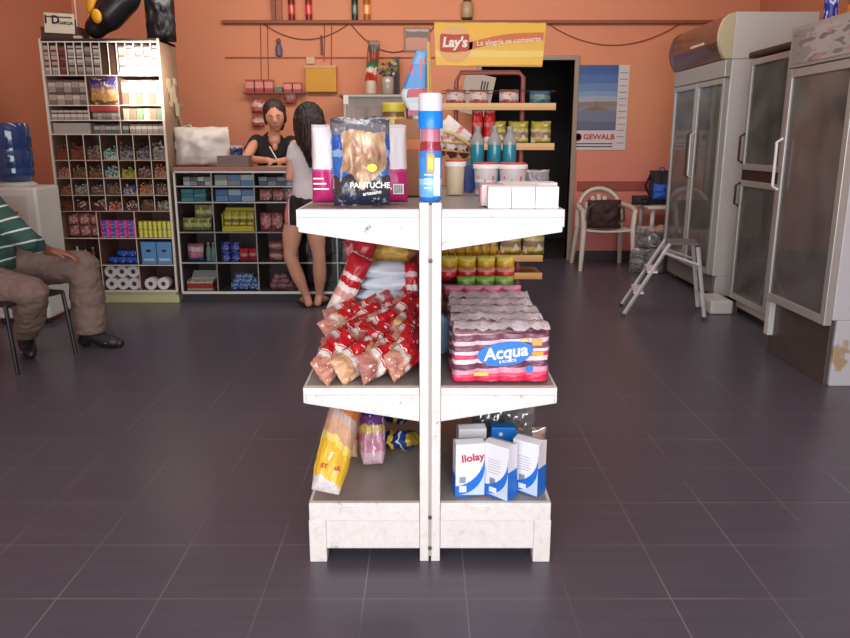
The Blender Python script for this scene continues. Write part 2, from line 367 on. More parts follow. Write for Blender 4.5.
def fdoor(par, x0, x1, z0, z1, hx, hz0, hz1, hm, fr=.045, y=-.045, frame=FR_G):
    d = MB().box(x0, x0+fr, y, 0, z0, z1).box(x1-fr, x1, y, 0, z0, z1).box(x0+fr, x1-fr, y, 0, z0, z0+fr).box(x0+fr, x1-fr, y, 0, z1-fr, z1).build('door', frame, par, bevel=.004)
    MB().box(x0+fr, x1-fr, y+.012, y+.018, z0+fr, z1-fr).build('pane', FGL, d)
    h = MB().tube([(hx, y, hz0), (hx, y-.035, hz0+.02), (hx, y-.035, hz1-.02), (hx, y, hz1)], .009, 8)
    h.build('handle', hm, d, smooth=True)
    return d
# A: tall double-door fridge with curved brown canopy
fa = thing('display_fridge', 'tall double-door drinks fridge with a curved brown sign canopy, farthest from the viewer', 'fridge', (2.45, 6.93, 0), R(-90))
wA = 1.26; hA = 1.98
hollow(MB(), -wA/2, wA/2, 0, .66, .22, hA).box(-wA/2, wA/2, .03, .66, .05, .22).build('body', FR_W, fa, bevel=.008)
MB().box(-wA/2+.03, wA/2-.03, .012, .03, .07, .21).build('kick_plate', mat('kick_grey', (120, 118, 116), .5), fa)
for px_ in (-.55, .55):
    for py_ in (.08, .58): MB().lathe([(.02, 0), (.025, .01), (.015, .05)], 10, M=T(px_, py_, 0)).build('foot', BLACK, fa)
liner(fa, -wA/2+.035, wA/2-.035, .01, .625, .255, hA-.16)
fdoor(fa, -wA/2+.01, -.004, .235, 1.84, -.035, 1.02, 1.42, BRN); fdoor(fa, .004, wA/2-.01, .235, 1.84, .045, 1.02, 1.42, ALU)
MB().box(-wA/2, wA/2, -.05, 0, 1.845, hA).build('header', FR_G, fa, bevel=.006)
for z in (.6, .95, 1.3, 1.62): wire_shelf(fa, -wA/2+.05, wA/2-.05, .03, .6, z)
cv = [(0, 1.99)] + [(-.06 - .07*math.sin(a), 2.0+.31*(1-math.cos(a))/1.0) for a in [i*PI/2/8 for i in range(9)]]
cv = [(.25, 1.985), (-.05, 1.985)] + [(-.05-.055*math.sin(PI*i/10)**.8, 1.985+.34*i/10) for i in range(1, 10)] + [(-.03, 2.325), (.25, 2.33)]
MB().prism(cv, 'x', -wA/2+.05, wA/2-.05).build('canopy', mat('canopy_brown', (92, 58, 50), .3, coat=.4), fa)
for sx in (-1, 1):
    MB().prism([(p[0]*1.06-.006 if p[0] < .2 else 0, p[1]) for p in cv], 'x', *sorted((sx*(wA/2-.05), sx*wA/2))).build('canopy_end', mat('cream_plastic', (196, 186, 150), .45) if sx > 0 else mat('canopy_brown', (92, 58, 50), .3), fa)
MB().box(-wA/2, wA/2, 0.001, .66, hA+.002, 2.335).build('top_housing', FR_W, fa, bevel=.006)
MB().box(-.06, .26, -.108, -.06, 2.13, 2.15, M=None).build('canopy_logo', mat('logo_white', (205, 190, 180), .4), fa, label='pale stroke printed on the canopy')
# B: narrow fridge with two stacked doors
fb = thing('display_fridge', 'narrow fridge with upper and lower glass doors, between the canopied and nearest fridges', 'fridge', (2.5, 5.62, 0), R(-90))
wB = .66; hB = 1.97
hollow(MB(), -wB/2, wB/2, 0, .6, .10, hB).box(-wB/2, wB/2, .02, .6, .04, .10).build('body', FR_W, fb, bevel=.006)
MB().box(-wB/2+.02, wB/2-.02, .03, .05, 0, .06).build('plinth', BLACK, fb)
liner(fb, -wB/2+.035, wB/2-.035, .01, .565, .135, hB-.04)
fdoor(fb, -wB/2, wB/2, 1.13, hB-.03, -wB/2+.03, 1.18, 1.40, BRN); fdoor(fb, -wB/2, wB/2, .12, 1.05, -wB/2+.03, .85, 1.03, BRN)
MB().box(-wB/2, wB/2, -.03, 0, 1.05, 1.13).build('mid_rail', BRN, fb)
MB().box(-wB/2-.02, wB/2+.02, -.06, .05, hB-.02, hB+.025).build('top_cap', BRN, fb, bevel=.015)
for z in (.4, .7, .95, 1.4, 1.65): wire_shelf(fb, -wB/2+.05, wB/2-.05, .03, .54, z)
# C: nearest fridge
fc = thing('display_fridge', 'nearest glass-door fridge on the right with a printed header and rusty white side panel', 'fridge', (2.25, 4.40, 0), R(-90))
wC = .74; hC = 1.99
def rusty():
    m, N, L, b = new_mat('rust_stained_white'); b.inputs['Roughness'].default_value = .4
    tc = N.new('ShaderNodeTexCoord'); sp = N.new('ShaderNodeSeparateXYZ'); L.new(tc.outputs['Object'], sp.inputs[0])
    nz = N.new('ShaderNodeTexNoise'); nz.inputs['Scale'].default_value = 9; nz.inputs['Detail'].default_value = 5; L.new(tc.outputs['Object'], nz.inputs['Vector'])
    d = N.new('ShaderNodeMath'); d.operation = 'SUBTRACT'; L.new(sp.outputs[2], d.inputs[0]); d.inputs[1].default_value = .2
    a = N.new('ShaderNodeMath'); a.operation = 'ABSOLUTE'; L.new(d.outputs[0], a.inputs[0])
    k = N.new('ShaderNodeMath'); k.operation = 'MULTIPLY_ADD'; L.new(a.outputs[0], k.inputs[0]); k.inputs[1].default_value = -2.2; L.new(nz.outputs['Fac'], k.inputs[2])
    r = N.new('ShaderNodeValToRGB'); e = r.color_ramp.elements; e[0].position = .44; e[0].color = lin((196, 198, 202)); e[1].position = .5; e[1].color = lin((176, 152, 120))
    L.new(k.outputs[0], r.inputs[0]); L.new(r.outputs[0], b.inputs['Base Color']); return m
hollow(MB(), -wC/2, wC/2, 0, .68, .38, hC).box(-wC/2, wC/2, .03, .68, .0, .38).build('body', rusty(), fc, bevel=.006)
MB().box(-wC/2, wC/2-.02, .005, .03, .0, .37).build('kick_plate', mat('kick_dark', (92, 84, 80), .4, .3, var=.25), fc, bevel=.003)
MB().box(-wC/2+.0, -wC/2+.06, -.03, .02, .12, .38).build('hinge_cover', FR_W, fc, bevel=.004)
liner(fc, -wC/2+.035, wC/2-.035, .01, .645, .415, hC-.24)
fdoor(fc, -wC/2, wC/2, .35, 1.765, -wC/2+.02, 1.05, 1.36, WHITE, fr=.05)
hd = MB().box(-wC/2, wC/2, -.05, .0, 1.77, hC+.01).build('header', FR_G, fc, bevel=.004)
MB().box(-wC/2+.04, wC/2-.05, -.056, -.05, 1.79, hC-.015).build('header_print', band('header_print', 'X', [(0, (150, 150, 148)), (.3, (182, 178, 176)), (.7, (170, 170, 166))], .5, nscale=5, spots=[((120, 120, 120), 4, .60), ((176, 146, 148), 3.4, .66)]), hd)
for z in (.75, 1.1, 1.42): wire_shelf(fc, -wC/2+.05, wC/2-.05, .03, .62, z)
# a few bottles inside
def bottle(name, label, cat, loc, h, r, body, cap, group=None, liquid=None):
    t = thing(name, label, cat, loc, 0, group)
    MB().lathe([(r*.9, 0), (r, .01), (r, h*.62), (r*.75, h*.74), (r*.36, h*.86), (r*.34, h*.93)], 18).build('body', body, t, smooth=True)
    MB().lathe([(r*.4, h*.925), (r*.42, h*.93), (r*.42, h*.995), (r*.36, h)], 14).build('cap', cap, t, smooth=True)
    return t
dgreen = mat('dark_green_bottle', (28, 70, 52), .15, coat=.5); dred = mat('dark_red_bottle', (110, 24, 28), .2, coat=.5); dblk = mat('cola_bottle', (34, 22, 22), .15, coat=.5); rcap = mat('red_cap', (180, 30, 32), .4); gcap = mat('green_cap', (40, 150, 110), .4)
k = 0
for (y, z, m, c, nm) in ((4.55, .752, dblk, rcap, 'dark cola bottle with red cap standing near the far side'), (4.40, .752, dblk, rcap, 'dark cola bottle with red cap in the middle'), (4.25, .422, dred, rcap, 'dark red bottle on the floor')):
    bottle('bottle', nm + ' of the nearest fridge', 'bottle', (2.50, y, z+.007), .30, .043, m, c)
bottle('bottle', 'small green-capped bottle on the upper shelf of the nearest fridge', 'bottle', (2.45, 4.62, 1.424), .22, .03, glass('pet', (200, 220, 215), .1), gcap)
bottle('bottle', 'dark bottle on the bottom shelf of the narrow two-door fridge', 'bottle', (2.72, 5.7, .404), .28, .042, dblk, rcap)
bottle('bottle', 'red bottle beside the dark one in the narrow two-door fridge', 'bottle', (2.72, 5.55, .404), .26, .04, dred, rcap)
for i in range(4): bottle('bottle', ORD[i]+' pale bottle from the far end, lower shelf of the canopied fridge', 'bottle', (2.75, 7.35-.2*i, .604), .27, .04, glass('pet2', (190, 200, 196), .1, haze=.2), [rcap, gcap, WHITE, BLACK][i], 'bottles in the canopied fridge')
for i in range(4): bottle('bottle', ORD[i]+' dark bottle from the far end on the middle shelf of the canopied fridge', 'bottle', (2.75, 7.3-.22*i, .954), .25, .038, [dblk, dgreen, dred, dblk][i], [rcap, gcap, WHITE, BLACK][i], 'bottles in the canopied fridge')
# low white block at the canopied fridge's foot
MB().box(-.09, .09, -.16, .16, 0, .11).build('plastic_block', FR_W, loc=(2.36, 5.98, 0), bevel=.015, label=None)
tag(bpy.data.objects['plastic_block'], 'low white plastic block lying on the floor at the foot of the canopied fridge', 'block')
# on top of fridge C
t = thing('spray_can', 'blue can with white lettering standing on top of the nearest fridge', 'can', (2.36, 4.66, 2.0))
MB().lathe([(.034, 0), (.036, .01), (.04, .13), (.04, .22), (.03, .235)], 20).build('body', band('blue_can', 'Z', [(0, (200, 190, 190)), (.12, (38, 44, 140)), (.5, (60, 70, 170)), (.62, (34, 40, 130))], .1, spots=((190, 195, 230), 5, .6)), t, smooth=True)
MB().lathe([(.03, .235), (.03, .27), (.02, .28)], 16).build('cap', mat('navy_cap', (30, 32, 80), .4), t, smooth=True)
t = thing('amber_jar', 'small amber jar on top of the nearest fridge beside the blue can', 'jar', (2.44, 4.56, 2.0))
MB().lathe([(.035, 0), (.04, .01), (.04, .09), (.03, .105)], 18).build('body', mat('amber_glass', (196, 112, 40), .25, coat=.4), t, smooth=True)
MB().lathe([(.033, .105), (.033, .13), (.03, .133)], 18).build('lid', mat('brass_lid', (150, 96, 50), .4), t, smooth=True)

# ================================================================== TALL CABINET
CY = 6.25; CX0, CX1, CD, CH = -3.04, -2.10, .42, 2.13
CFR = mat('cream_metal_frame', (214, 208, 192), .45); CIN = mat('cabinet_back_maroon', (92, 58, 54), .6); CSH = mat('cabinet_shelf', (150, 140, 128), .5)
SHG = glass('shelf_glass', (246, 246, 244), .07)
cab = thing('display_cabinet', 'tall cream-framed glass cabinet of cigarettes and sweets against the left wall', 'cabinet', (CX0, CY, 0))
cw = CX1-CX0
def cu(u): return cw*u
Z = {k: zy(v, CY) for k, v in dict(t=41, r1=75, r2=105, r3=120, r4=134, c1=160, c2=178, c3=195, c4=211, b1=238, b2=265, b3=291, base=303).items()}
MB().box(0, .02, .01, CD, .07, CH).box(cw-.02, cw, .01, CD, .07, CH).build('side_panel', mat('cabinet_side', (150, 122, 98), .6, var=.2), cab, bevel=.002)
MB().box(.02, cw-.02, CD-.015, CD, .07, CH).build('back_panel', CIN, cab)
MB().box(0, cw, 0, CD, CH-.02, CH).build('top_panel', BRN, cab)
MB().box(0, cw, 0, .018, Z['b3']-.012, Z['b3']+.006).box(0, cw, 0, .012, CH-.03, CH-.012).box(-.002, .014, -.002, .014, Z['b3'], CH).box(cw-.014, cw+.002, -.002, .014, Z['b3'], CH).build('frame', CFR, cab)
MB().box(.0, cw, .02, CD, .0, .1).build('plinth', mat('pale_green_plinth', (196, 200, 150), .5), cab, bevel=.003)
for kz in ('r1', 'r2', 'r3', 'r4', 'c1', 'c2', 'c3', 'c4', 'b1', 'b2', 'b3'):
    MB().box(.02, cw-.02, .006, CD-.016, Z[kz]-.008, Z[kz]).build('shelf', mat('bin_shelf', (120, 84, 72), .5), cab)
    MB().box(.014, cw-.014, -.001, .006, Z[kz]-.007, Z[kz]+.001).build('shelf_edge', CFR if kz[0] != 'c' else mat('bin_edge', (176, 150, 128), .5), cab)
def divs(us, za, zb, m=CFR, t=.004):
    d = MB()
    for u in us:
        d = MB().box(cu(u)-t*.6, cu(u)+t*.6, .006, CD-.02, za, zb, 1).box(cu(u)-t, cu(u)+t, .0, .006, za, zb)
        d.build('divider', [m, mat('bin_shelf', (120, 84, 72), .5)], cab)
divs([i/14 for i in range(1, 14)], Z['r1'], Z['t']-.01); divs([.357], Z['r3'], Z['r1']-.008); divs([.62], Z['r4'], Z['r1']-.008, t=.003)
divs([i/7 for i in range(1, 7)], Z['c4'], Z['r4']-.008, t=.003); divs([1/3, 2/3], Z['b3'], Z['c4']-.008, t=.003)
MB().box(.014, cw-.014, .0, .003, Z['c4'], Z['r4']-.01).build('glass_front', SHG, cab)
pk = [band('pack_%d' % i, 'Z', st, .0, .4) for i, st in enumerate([
    [(0, (176, 158, 144)), (.35, (140, 52, 46)), (.6, (190, 176, 160))], [(0, (160, 146, 136)), (.5, (196, 184, 168)), (.8, (110, 84, 76))],
    [(0, (104, 56, 50)), (.55, (150, 84, 74)), (.8, (104, 56, 50))], [(0, (160, 146, 134)), (.3, (206, 196, 182)), (.62, (74, 62, 62)), (.78, (200, 188, 174))],
    [(0, (120, 104, 96)), (.4, (166, 152, 142)), (.85, (84, 72, 70))], [(0, (90, 100, 96)), (.45, (170, 176, 170)), (.8, (60, 66, 70))]])]
base = None
def pack(label, x, y, z, w, h, m, d=.022, grp='cigarette packs in the tall cabinet', name='cigarette_pack', cat='cigarette pack'):
    global base
    if base is None:
        base = MB().box(-.5, .5, 0, 1, 0, 1).box(-.5, .5, .001, .999, .72, .73, 0).build('cigarette_pack', m)
        o = base
    else: o = base.copy(); COL.objects.link(o)
    o.name = name; remat(o, m); o.location = (x, y, z); o.scale = (w, d, h); return tag(o, label, cat, grp)
for c in range(14):
    if c in (7, 8): continue
    zz = Z['r1']; hh = (Z['t']-Z['r1']-.03)/3
    for r_ in range(3):
        if c > 8: m = pk[(1, 3, 4, 1, 3)[c-9]]
        else: m = pk[(0, 0, 2, 3, 3, 4, 3)[c] if r_ else (1, 1, 2, 4, 4, 4, 1)[c]]
        pack('cigarette pack, %s column from left, %s of three up, top row of tall cabinet' % (ORD[c], ORD[r_]), CX0+cu((c+.5)/14), CY+.02, zz+.001+hh*r_, cw/14-.014, hh-.004, m)
hh = (Z['r1']-Z['r2']-.04)/2
for r_ in range(2):
    for c in range(5): pack('cream pack %s from left, %s level, second shelf of tall cabinet' % (ORD[c], ('lower', 'upper')[r_]), CX0+cu(.02+.066*(c+.5)), CY+.03, Z['r2']+.001+(hh+.003)*r_, cw*.062, hh, pk[(4, 1)[(c+r_) % 2]])
    for c in range(6): pack('bright pack %s from right, %s level, second shelf of tall cabinet' % (ORD[c], ('lower', 'upper')[r_]), CX0+cu(.985-.058*(c+.5)), CY+.04, Z['r2']+.001+(hh+.003)*r_, cw*.053, hh, [mat('ylw_pack', (206, 186, 110), .5), mat('blu_pack', (96, 128, 150), .5), mat('red_pack', (176, 92, 74), .5), pk[1]][(c*2+r_) % 4])
for c in range(6):
    pack('white striped card %s from the left on the third shelf, tall cabinet' % ORD[c], CX0+cu(.02+.055*(c+.5)), CY+.03, Z['r3']+.001, cw*.05, .075, pk[3])
    pack('small pack %s from the left under the red scalloped strip, tall cabinet' % ORD[c], CX0+cu(.375+.04*(c+.5)), CY+.03, Z['r3']+.001, cw*.037, .065, pk[(4, 1, 4)[c % 3]])
    pack('grey-green pack %s from the right on the third shelf, tall cabinet' % ORD[c], CX0+cu(.985-.058*(c+.5)), CY+.03, Z['r3']+.001, cw*.053, .09, mat('ggpack%d' % (c % 3), [(120, 140, 110), (150, 120, 100), (176, 170, 140)][c % 3], .5))
    pack('dark blue-grey pack %s from the left on the fourth shelf, tall cabinet' % ORD[c], CX0+cu(.375+.05*(c+.5)), CY+.03, Z['r4']+.001, cw*.046, .075, pk[(5, 4, 5)[c % 3]])
    pack('pale pack %s from the right on the fourth shelf, tall cabinet' % ORD[c], CX0+cu(.985-.05*(c+.5)), CY+.03, Z['r4']+.001, cw*.046, .075, pk[1])
pack('wide white carton on the left of the fourth shelf, tall cabinet', CX0+cu(.19), CY+.02, Z['r4']+.001, cw*.32, .085, mat('white_carton', (166, 158, 148), .5), .1, None, 'carton', 'carton')
sc_ = MB().box(cu(.37), cu(.62), .008, .012, Z['r2']-.04, Z['r2']-.010)
for i in range(8): sc_.prism([(cu(.37)+cw*.25/8*(i+.5)+.0148*math.cos(a), Z['r2']-.04+.012*math.sin(a)) for a in [PI+PI*j/6 for j in range(7)]], 'y', .008, .012)
sc_.build('scalloped_strip', mat('red_strip', (176, 60, 54), .5), cab)
pd = thing('snack_display_bag', 'purple and gold snack bag displayed in the centre of the tall cabinet', 'snack bag', (CX0+cu(.49), CY+.05, Z['r2']))
MB().pillow(.235, .225, .04, seed=4).build('bag', band('purple_gold', 'Z', [(0, (120, 78, 40)), (.15, (190, 140, 80)), (.55, (120, 100, 140)), (.7, (60, 44, 120)), (.9, (100, 70, 60))], .12, spots=((226, 190, 120), 7, .6)), pd, smooth='all')
# loose sweets in the 28 bins
random.seed(3)
octa = [(1,0,0),(-1,0,0),(0,1,0),(0,-1,0),(0,0,1),(0,0,-1)]; of = [(0,2,4),(2,1,4),(1,3,4),(3,0,4),(2,0,5),(1,2,5),(3,1,5),(0,3,5)]
pals = [[(170, 90, 60), (140, 70, 50), (120, 60, 44)], [(150, 110, 90), (110, 80, 60), (176, 140, 110)], [(196, 176, 160), (120, 90, 80), (160, 130, 120)], [(90, 150, 140), (200, 210, 200), (60, 110, 110)], [(80, 80, 100), (150, 140, 140), (60, 50, 60)], [(160, 140, 60), (200, 190, 90), (120, 150, 70)], [(190, 60, 60), (220, 160, 150), (150, 40, 44)], [(230, 225, 220), (90, 50, 50), (180, 60, 60)], [(110, 90, 160), (200, 190, 200), (70, 60, 120)], [(210, 130, 80), (190, 150, 130), (160, 90, 70)], [(190, 186, 176), (140, 130, 124), (214, 206, 196)]]
pal_of = [0, 0, 2, 3, 4, 4, 10, 9, 1, 1, 3, 5, 2, 9, 9, 10, 2, 1, 8, 9, 2, 0, 7, 7, 6, 7, 1, 10]
nm = ['brown', 'brown', 'pale', 'teal', 'dark', 'dark', 'cream', 'tan', 'brown', 'brown', 'green', 'yellow', 'grey', 'tan', 'orange', 'cream', 'pale', 'brown', 'purple and white', 'orange', 'pale', 'brown', 'black and white', 'black and white', 'red', 'mixed', 'brown', 'cream']
zs_ = [Z['c1'], Z['c2'], Z['c3'], Z['c4']]; zt = [Z['r4'], Z['c1'], Z['c2'], Z['c3']]
for rr in range(4):
    for c in range(7):
        i = rr*7+c; x0 = cu(c/7)+.01 + (.016 if c == 0 else 0); x1 = cu((c+1)/7)-.01 - (.016 if c == 6 else 0); m = MB()
        fill = min(.62, (zt[rr]-zs_[rr]-.01)/(zt[rr]-zs_[rr])) * (zt[rr]-zs_[rr]) * random.uniform(.8, 1.1)
        m.box(x0, x1, .03, .16, zs_[rr]+.001, zs_[rr]+fill*.6)
        for k in range(70):
            y = random.uniform(.018, .15); z = zs_[rr]+.012+random.random()*fill*(.5+.5*min(1, (y)/.1))
            if k > 40: z = zs_[rr]+fill*.6+.004+(y-.018)*.15; 
            m.add(octa, of, 0, T(random.uniform(x0+.01, x1-.01), y if k > 40 else .02+random.random()*.008, z, random.random()*3, random.random()*3, 0) @ Matrix.Diagonal((.011, .008, .007, 1)))
        o = m.build('loose_sweets', confetti('sweets_%d' % pal_of[i], pals[pal_of[i]]), loc=(CX0, CY, 0))
        tag(o, '%s loose sweets, %s bin from left, %s bin row down, tall cabinet' % (nm[i], ORD[c], ORD[rr]), 'sweets', 'loose sweets in the tall cabinet bins', 'stuff')
# lower three shelves
def fill_boxes(name, cat, labelf, X0, X1, Y, Zb, nx, nz, h, m, d=.09, gap=.004, grp=None, bev=.004, alt=None, front=True):
    w = (X1-X0)/nx; o0 = None
    for r_ in range(nz):
        for c in range(nx):
            mm = m if not alt else alt[(c+r_) % len(alt)]
            if o0 is None:
                o0 = MB().box(-w/2+gap/2, w/2-gap/2, 0, d, 0, h-.002).build(name, mm, bevel=bev); o = o0
            else: o = o0.copy(); COL.objects.link(o)
            o.location = (X0+w*(c+.5), Y, Zb+h*r_+.001)
            if mm is not m or alt: remat(o, mm)
            tag(o, labelf(c, r_), cat, grp)
lv = ('bottom', 'middle', 'top')
pkbag = band('dusty_pink_bag', 'Z', [(0, (150, 96, 92)), (.3, (186, 128, 120)), (.7, (130, 84, 80))], .2, spots=((206, 170, 160), 5, .6))
b0 = None
for r_ in range(2):
    for c in range(3):
        if b0 is None: b0 = MB().pillow(.09, .10, .05, seed=2).build('sweet_bag', pkbag, smooth='all'); o = b0
        else: o = b0.copy(); COL.objects.link(o)
        o.location = (CX0+cu(.06+.1*c)+.03, CY+.07, Z['b1']+.002+.098*r_); tag(o, 'dusty pink sweet bag, %s from left, %s level, below the sweet bins' % (ORD[c], ('lower', 'upper')[r_]), 'sweet bag', 'dusty pink sweet bags')
pb = band('pink_blue_box', 'X', [(0, (214, 50, 130)), (.3, (44, 96, 180)), (.75, (220, 70, 150))], .3, nscale=3, spots=((230, 225, 240), 5, .66))
fill_boxes('sweet_box', 'box', lambda c, r: 'pink and blue box, %s from left, %s level, below the sweet bins' % (ORD[c], ('lower', 'upper')[r]), CX0+cu(.345), CX0+cu(.655), CY+.03, Z['b1'], 4, 2, .072, pb, grp='pink and blue boxes')
yb = band('yellow_biscuit', 'X', [(0, (150, 160, 40)), (.25, (216, 206, 70)), (.5, (230, 224, 150)), (.75, (190, 190, 50))], .3, nscale=4)
fill_boxes('biscuit_packet', 'packet', lambda c, r: 'yellow packet, %s from left, %s level, beside the pink and blue boxes' % (ORD[c], ('lower', 'upper')[r]), CX0+cu(.68), CX0+cu(.975), CY+.03, Z['b1'], 7, 2, .068, yb, grp='yellow packets')
bb = band('blue_pack', 'Z', [(0, (28, 66, 160)), (.4, (40, 96, 200)), (.8, (24, 54, 130))], .2, spots=((190, 205, 235), 6, .66))
b0 = None
for i, (u, k) in enumerate([(.42, 0), (.49, 0), (.56, 0), (.62, 0), (.50, 1), (.58, 1)]):
    if b0 is None: b0 = MB().pillow(.085, .06, .06, seed=9).build('napkin_pack', bb, smooth='all'); o = b0
    else: o = b0.copy(); COL.objects.link(o)
    o.location = (CX0+cu(u), CY+.08, Z['b2']+.003+.055*k); tag(o, 'blue plastic pack, %s from left, %s level, above the toilet rolls' % (ORD[i % 4], ('lower', 'upper')[k]), 'pack', 'blue plastic packs')
lb = mat('light_blue_box', (92, 146, 196), .45); 
for i, u in enumerate((.755, .895)):
    t = thing('light_blue_box', 'light blue carton with dark oval mark, %s of the pair above the toilet rolls' % ('left', 'right')[i], 'carton', (CX0+cu(u), CY+.03, Z['b2']+.001), group='pair of light blue cartons')
    MB().box(-.062, .062, 0, .12, 0, .19).build('carton', lb, t, bevel=.004)
    MB().lathe([(.022, -.001), (.022, .001)], 16, M=T(0, -.0012, .115, R(90)), sx=1, sy=.5).build('printed_mark', mat('navy_print', (30, 40, 70), .5), t)
    MB().box(-.045, .045, -.0015, 0, .03, .05).build('printed_panel', mat('pale_print', (170, 200, 225), .5), t)
roll = MB(); n = 24
prof = [(.02, .0), (.05, .0), (.052, .004), (.052, .096), (.05, .10), (.02, .10)]
roll.lathe(prof + [(.02, .0)], n)
tr = roll.build('toilet_roll', band('tissue', 'Z', [(0, (214, 214, 216)), (.5, (224, 224, 226))], 0, .8), smooth=True)
core = MB().lathe([(.021, .003), (.021, .097)], 16).build('core', mat('cardboard_core', (70, 60, 58), .8), tr)
first = True
spots_ = [(i, r_, .392+.102*i, r_) for r_ in range(2) for i in range(3)] + [(0, 0, .745, 2), (1, 0, .86, 2)]
for (i, r_, u, kind) in spots_:
    loc = (CX0+cu(u), CY+.14, Z['b3']+.054+.105*r_); rot = (R(90), 0, 0)
    lab = ('white toilet roll, %s from left, %s row of the six in the tall cabinet' % (ORD[i], ('lower', 'upper')[r_])) if kind < 2 else 'white toilet roll, %s of the two at bottom right of the tall cabinet' % ('left', 'right')[i]
    if first: tr.location = loc; tr.rotation_euler = rot; tag(tr, lab, 'toilet roll', 'toilet rolls'); first = False
    else: tag(dup(tr, loc, rot), lab, 'toilet roll', 'toilet rolls')
for i, (u, h) in enumerate(((.1, .15), (.17, .12), (.24, .14))):
    bottle('small_bottle', ['white-topped', 'short brown', 'slim brown'][i]+' bottle standing on the dim lower left shelf of the tall cabinet', 'bottle', (CX0+cu(u), CY+.07, Z['b2']), h, .018, [WHITE, mat('brown_bottle', (110, 70, 56), .3), mat('brown_bottle', (110, 70, 56), .3)][i], WHITE)
# papers on the side
for i, (y, z, h) in enumerate(((.12, 1.62, .22), (.24, 1.55, .3), (.34, 1.46, .2))):
    m = MB(); 
    for j in range(6):
        zz = z+h*j/6; o_ = .006+.012*math.sin(j*1.1+i); m.box(cw+.004+o_, cw+.006+o_+.001, y, y+.09, zz, zz+h/6+.002)
    o = m.build('hanging_paper', mat('old_paper_%d' % i, [(190, 170, 140), (206, 190, 164), (170, 150, 120)][i], .7), loc=(CX0, CY, 0)); tag(o, ['narrow', 'tall', 'lowest'][i]+' yellowed paper hanging on the right side of the tall cabinet', 'paper')
# ================================================================== GLASS COUNTER
KY = 6.28; KD = .46; KX0 = -2.07; KX1 = -.03; KZ = 1.135
KFR = mat('counter_frame', (214, 214, 210), .4, .1); KIN = mat('counter_back', (84, 66, 62), .6)
ctr = thing('glass_counter', 'long glass-fronted shop counter with a worn wooden top, beside the tall cabinet', 'counter', (KX0, KY, 0))
kw = KX1-KX0
kz = [zy(v, KY) for v in (186, 202, 232, 262.5, 291.5)]; kzt = [KZ-.03]+kz[:-1]
colx = [xx(v, KY, .8)-KX0 for v in (213, 255, 296, 336, 378)]
cols = [0.02]+colx[:5]+[kw-.02]
MB().box(0, kw, -.02, KD, KZ-.028, KZ).build('wooden_top', mat('worn_wood_top', (150, 104, 78), .5, var=.2, scale=5), ctr, bevel=.004)
MB().box(0, .02, 0, KD, .08, KZ-.03).box(kw-.02, kw, 0, KD, .08, KZ-.03).box(.02, kw-.02, KD-.015, KD, .08, KZ-.03).build('carcass', KIN, ctr)
MB().box(.0, kw, .02, KD-.02, 0, .08).build('plinth', mat('counter_plinth', (44, 38, 42), .6), ctr)
KSH = mat('counter_shelf', (92, 80, 76), .5)
for z in kz:
    MB().box(.02, kw-.02, 0, KD-.016, z-.008, z).build('shelf', KSH, ctr); MB().box(.012, kw-.012, -.001, .0, z-.009, z+.001).build('shelf_edge', KFR, ctr)
for i, x in enumerate(colx[:5]): MB().box(x-.002, x+.002, 0, KD-.016, kz[4], KZ-.03, 1).box(x-.0045, x+.0045, -.001, .003, kz[4], KZ-.03).build('divider', [KFR, KSH], ctr)
MB().box(-.004, .012, -.006, .006, .09, KZ-.03).box(kw-.012, kw+.004, -.006, .006, .09, KZ-.03).box(0, kw, -.006, .004, KZ-.045, KZ-.029).box(0, kw, -.006, .004, kz[4]-.02, kz[4]-.002).build('frame', KFR, ctr)
MB().box(.012, kw-.012, -.004, -.001, kz[4], KZ-.045).build('glass_front', glass('counter_glass', (242, 244, 244), .08), ctr)
CI = lambda c: (KX0+cols[c]+.012, KX0+cols[c+1]-.012)
boxm = [mat('box_grey', (150, 156, 160), .5), mat('box_white', (206, 206, 204), .5), mat('box_teal', (84, 148, 150), .5), mat('box_blue', (104, 146, 190), .5), mat('box_slate', (92, 104, 112), .5)]
side = ['leftmost', 'second', 'third', 'fourth', 'fifth']
def row(name, cat, lab, c, r_, nx, nz, h, ms, d=.1, Y=.05, u0=0, u1=1, bev=.003, grp=None):
    a, b = CI(c); fill_boxes(name, cat, lambda i, k: '%s, %s from left, %s of stack, %s counter bay%s' % (lab, ORD[i], ('bottom', 'second', 'third')[k], side[c], ('', ' top shelf')[r_ == 0]), a+(b-a)*u0, a+(b-a)*u1, KY+Y, kz[r_], nx, nz, h, ms[0], d, grp=grp or lab+'es', bev=bev, alt=ms)
row('medicine_box', 'box', 'small grey and white box', 0, 0, 4, 2, .036, [boxm[1], boxm[0], boxm[4]], u0=.1)
row('medicine_box', 'box', 'small pale box', 1, 0, 3, 2, .045, [boxm[1], boxm[0], boxm[3]])
row('medicine_box', 'box', 'small slate box', 2, 0, 4, 2, .036, [boxm[4], boxm[0]], u0=.05)
row('medicine_box', 'box', 'small grey carton', 3, 0, 4, 2, .036, [boxm[0], boxm[4], boxm[1]])
row('flat_box', 'box', 'flat teal box', 0, 1, 2, 3, .034, [boxm[2], mat('box_teal2', (60, 120, 130), .5)], u1=.8)
row('flat_box', 'box', 'flat light blue box', 1, 1, 3, 2, .05, [boxm[3], mat('box_blue2', (86, 124, 176), .5), mat('box_pale', (170, 190, 210), .5)])
def packs(name, cat, labf, m, w, h, t, places, seed=1, grp=None, rot=None):
    o0 = None
    for i, (x, y, z) in enumerate(places):
        if o0 is None: o0 = MB().pillow(w, h, t, seed=seed, nu=10, nv=12).build(name, m, smooth='all'); o = o0
        else: o = o0.copy(); COL.objects.link(o)
        o.location = (x, y, z); o.rotation_euler = (random.uniform(-.08, .02), 0, random.uniform(-.12, .12)) if rot is None else rot
        tag(o, labf(i), cat, grp)
def cx(c, u): a, b = CI(c); return a+(b-a)*u
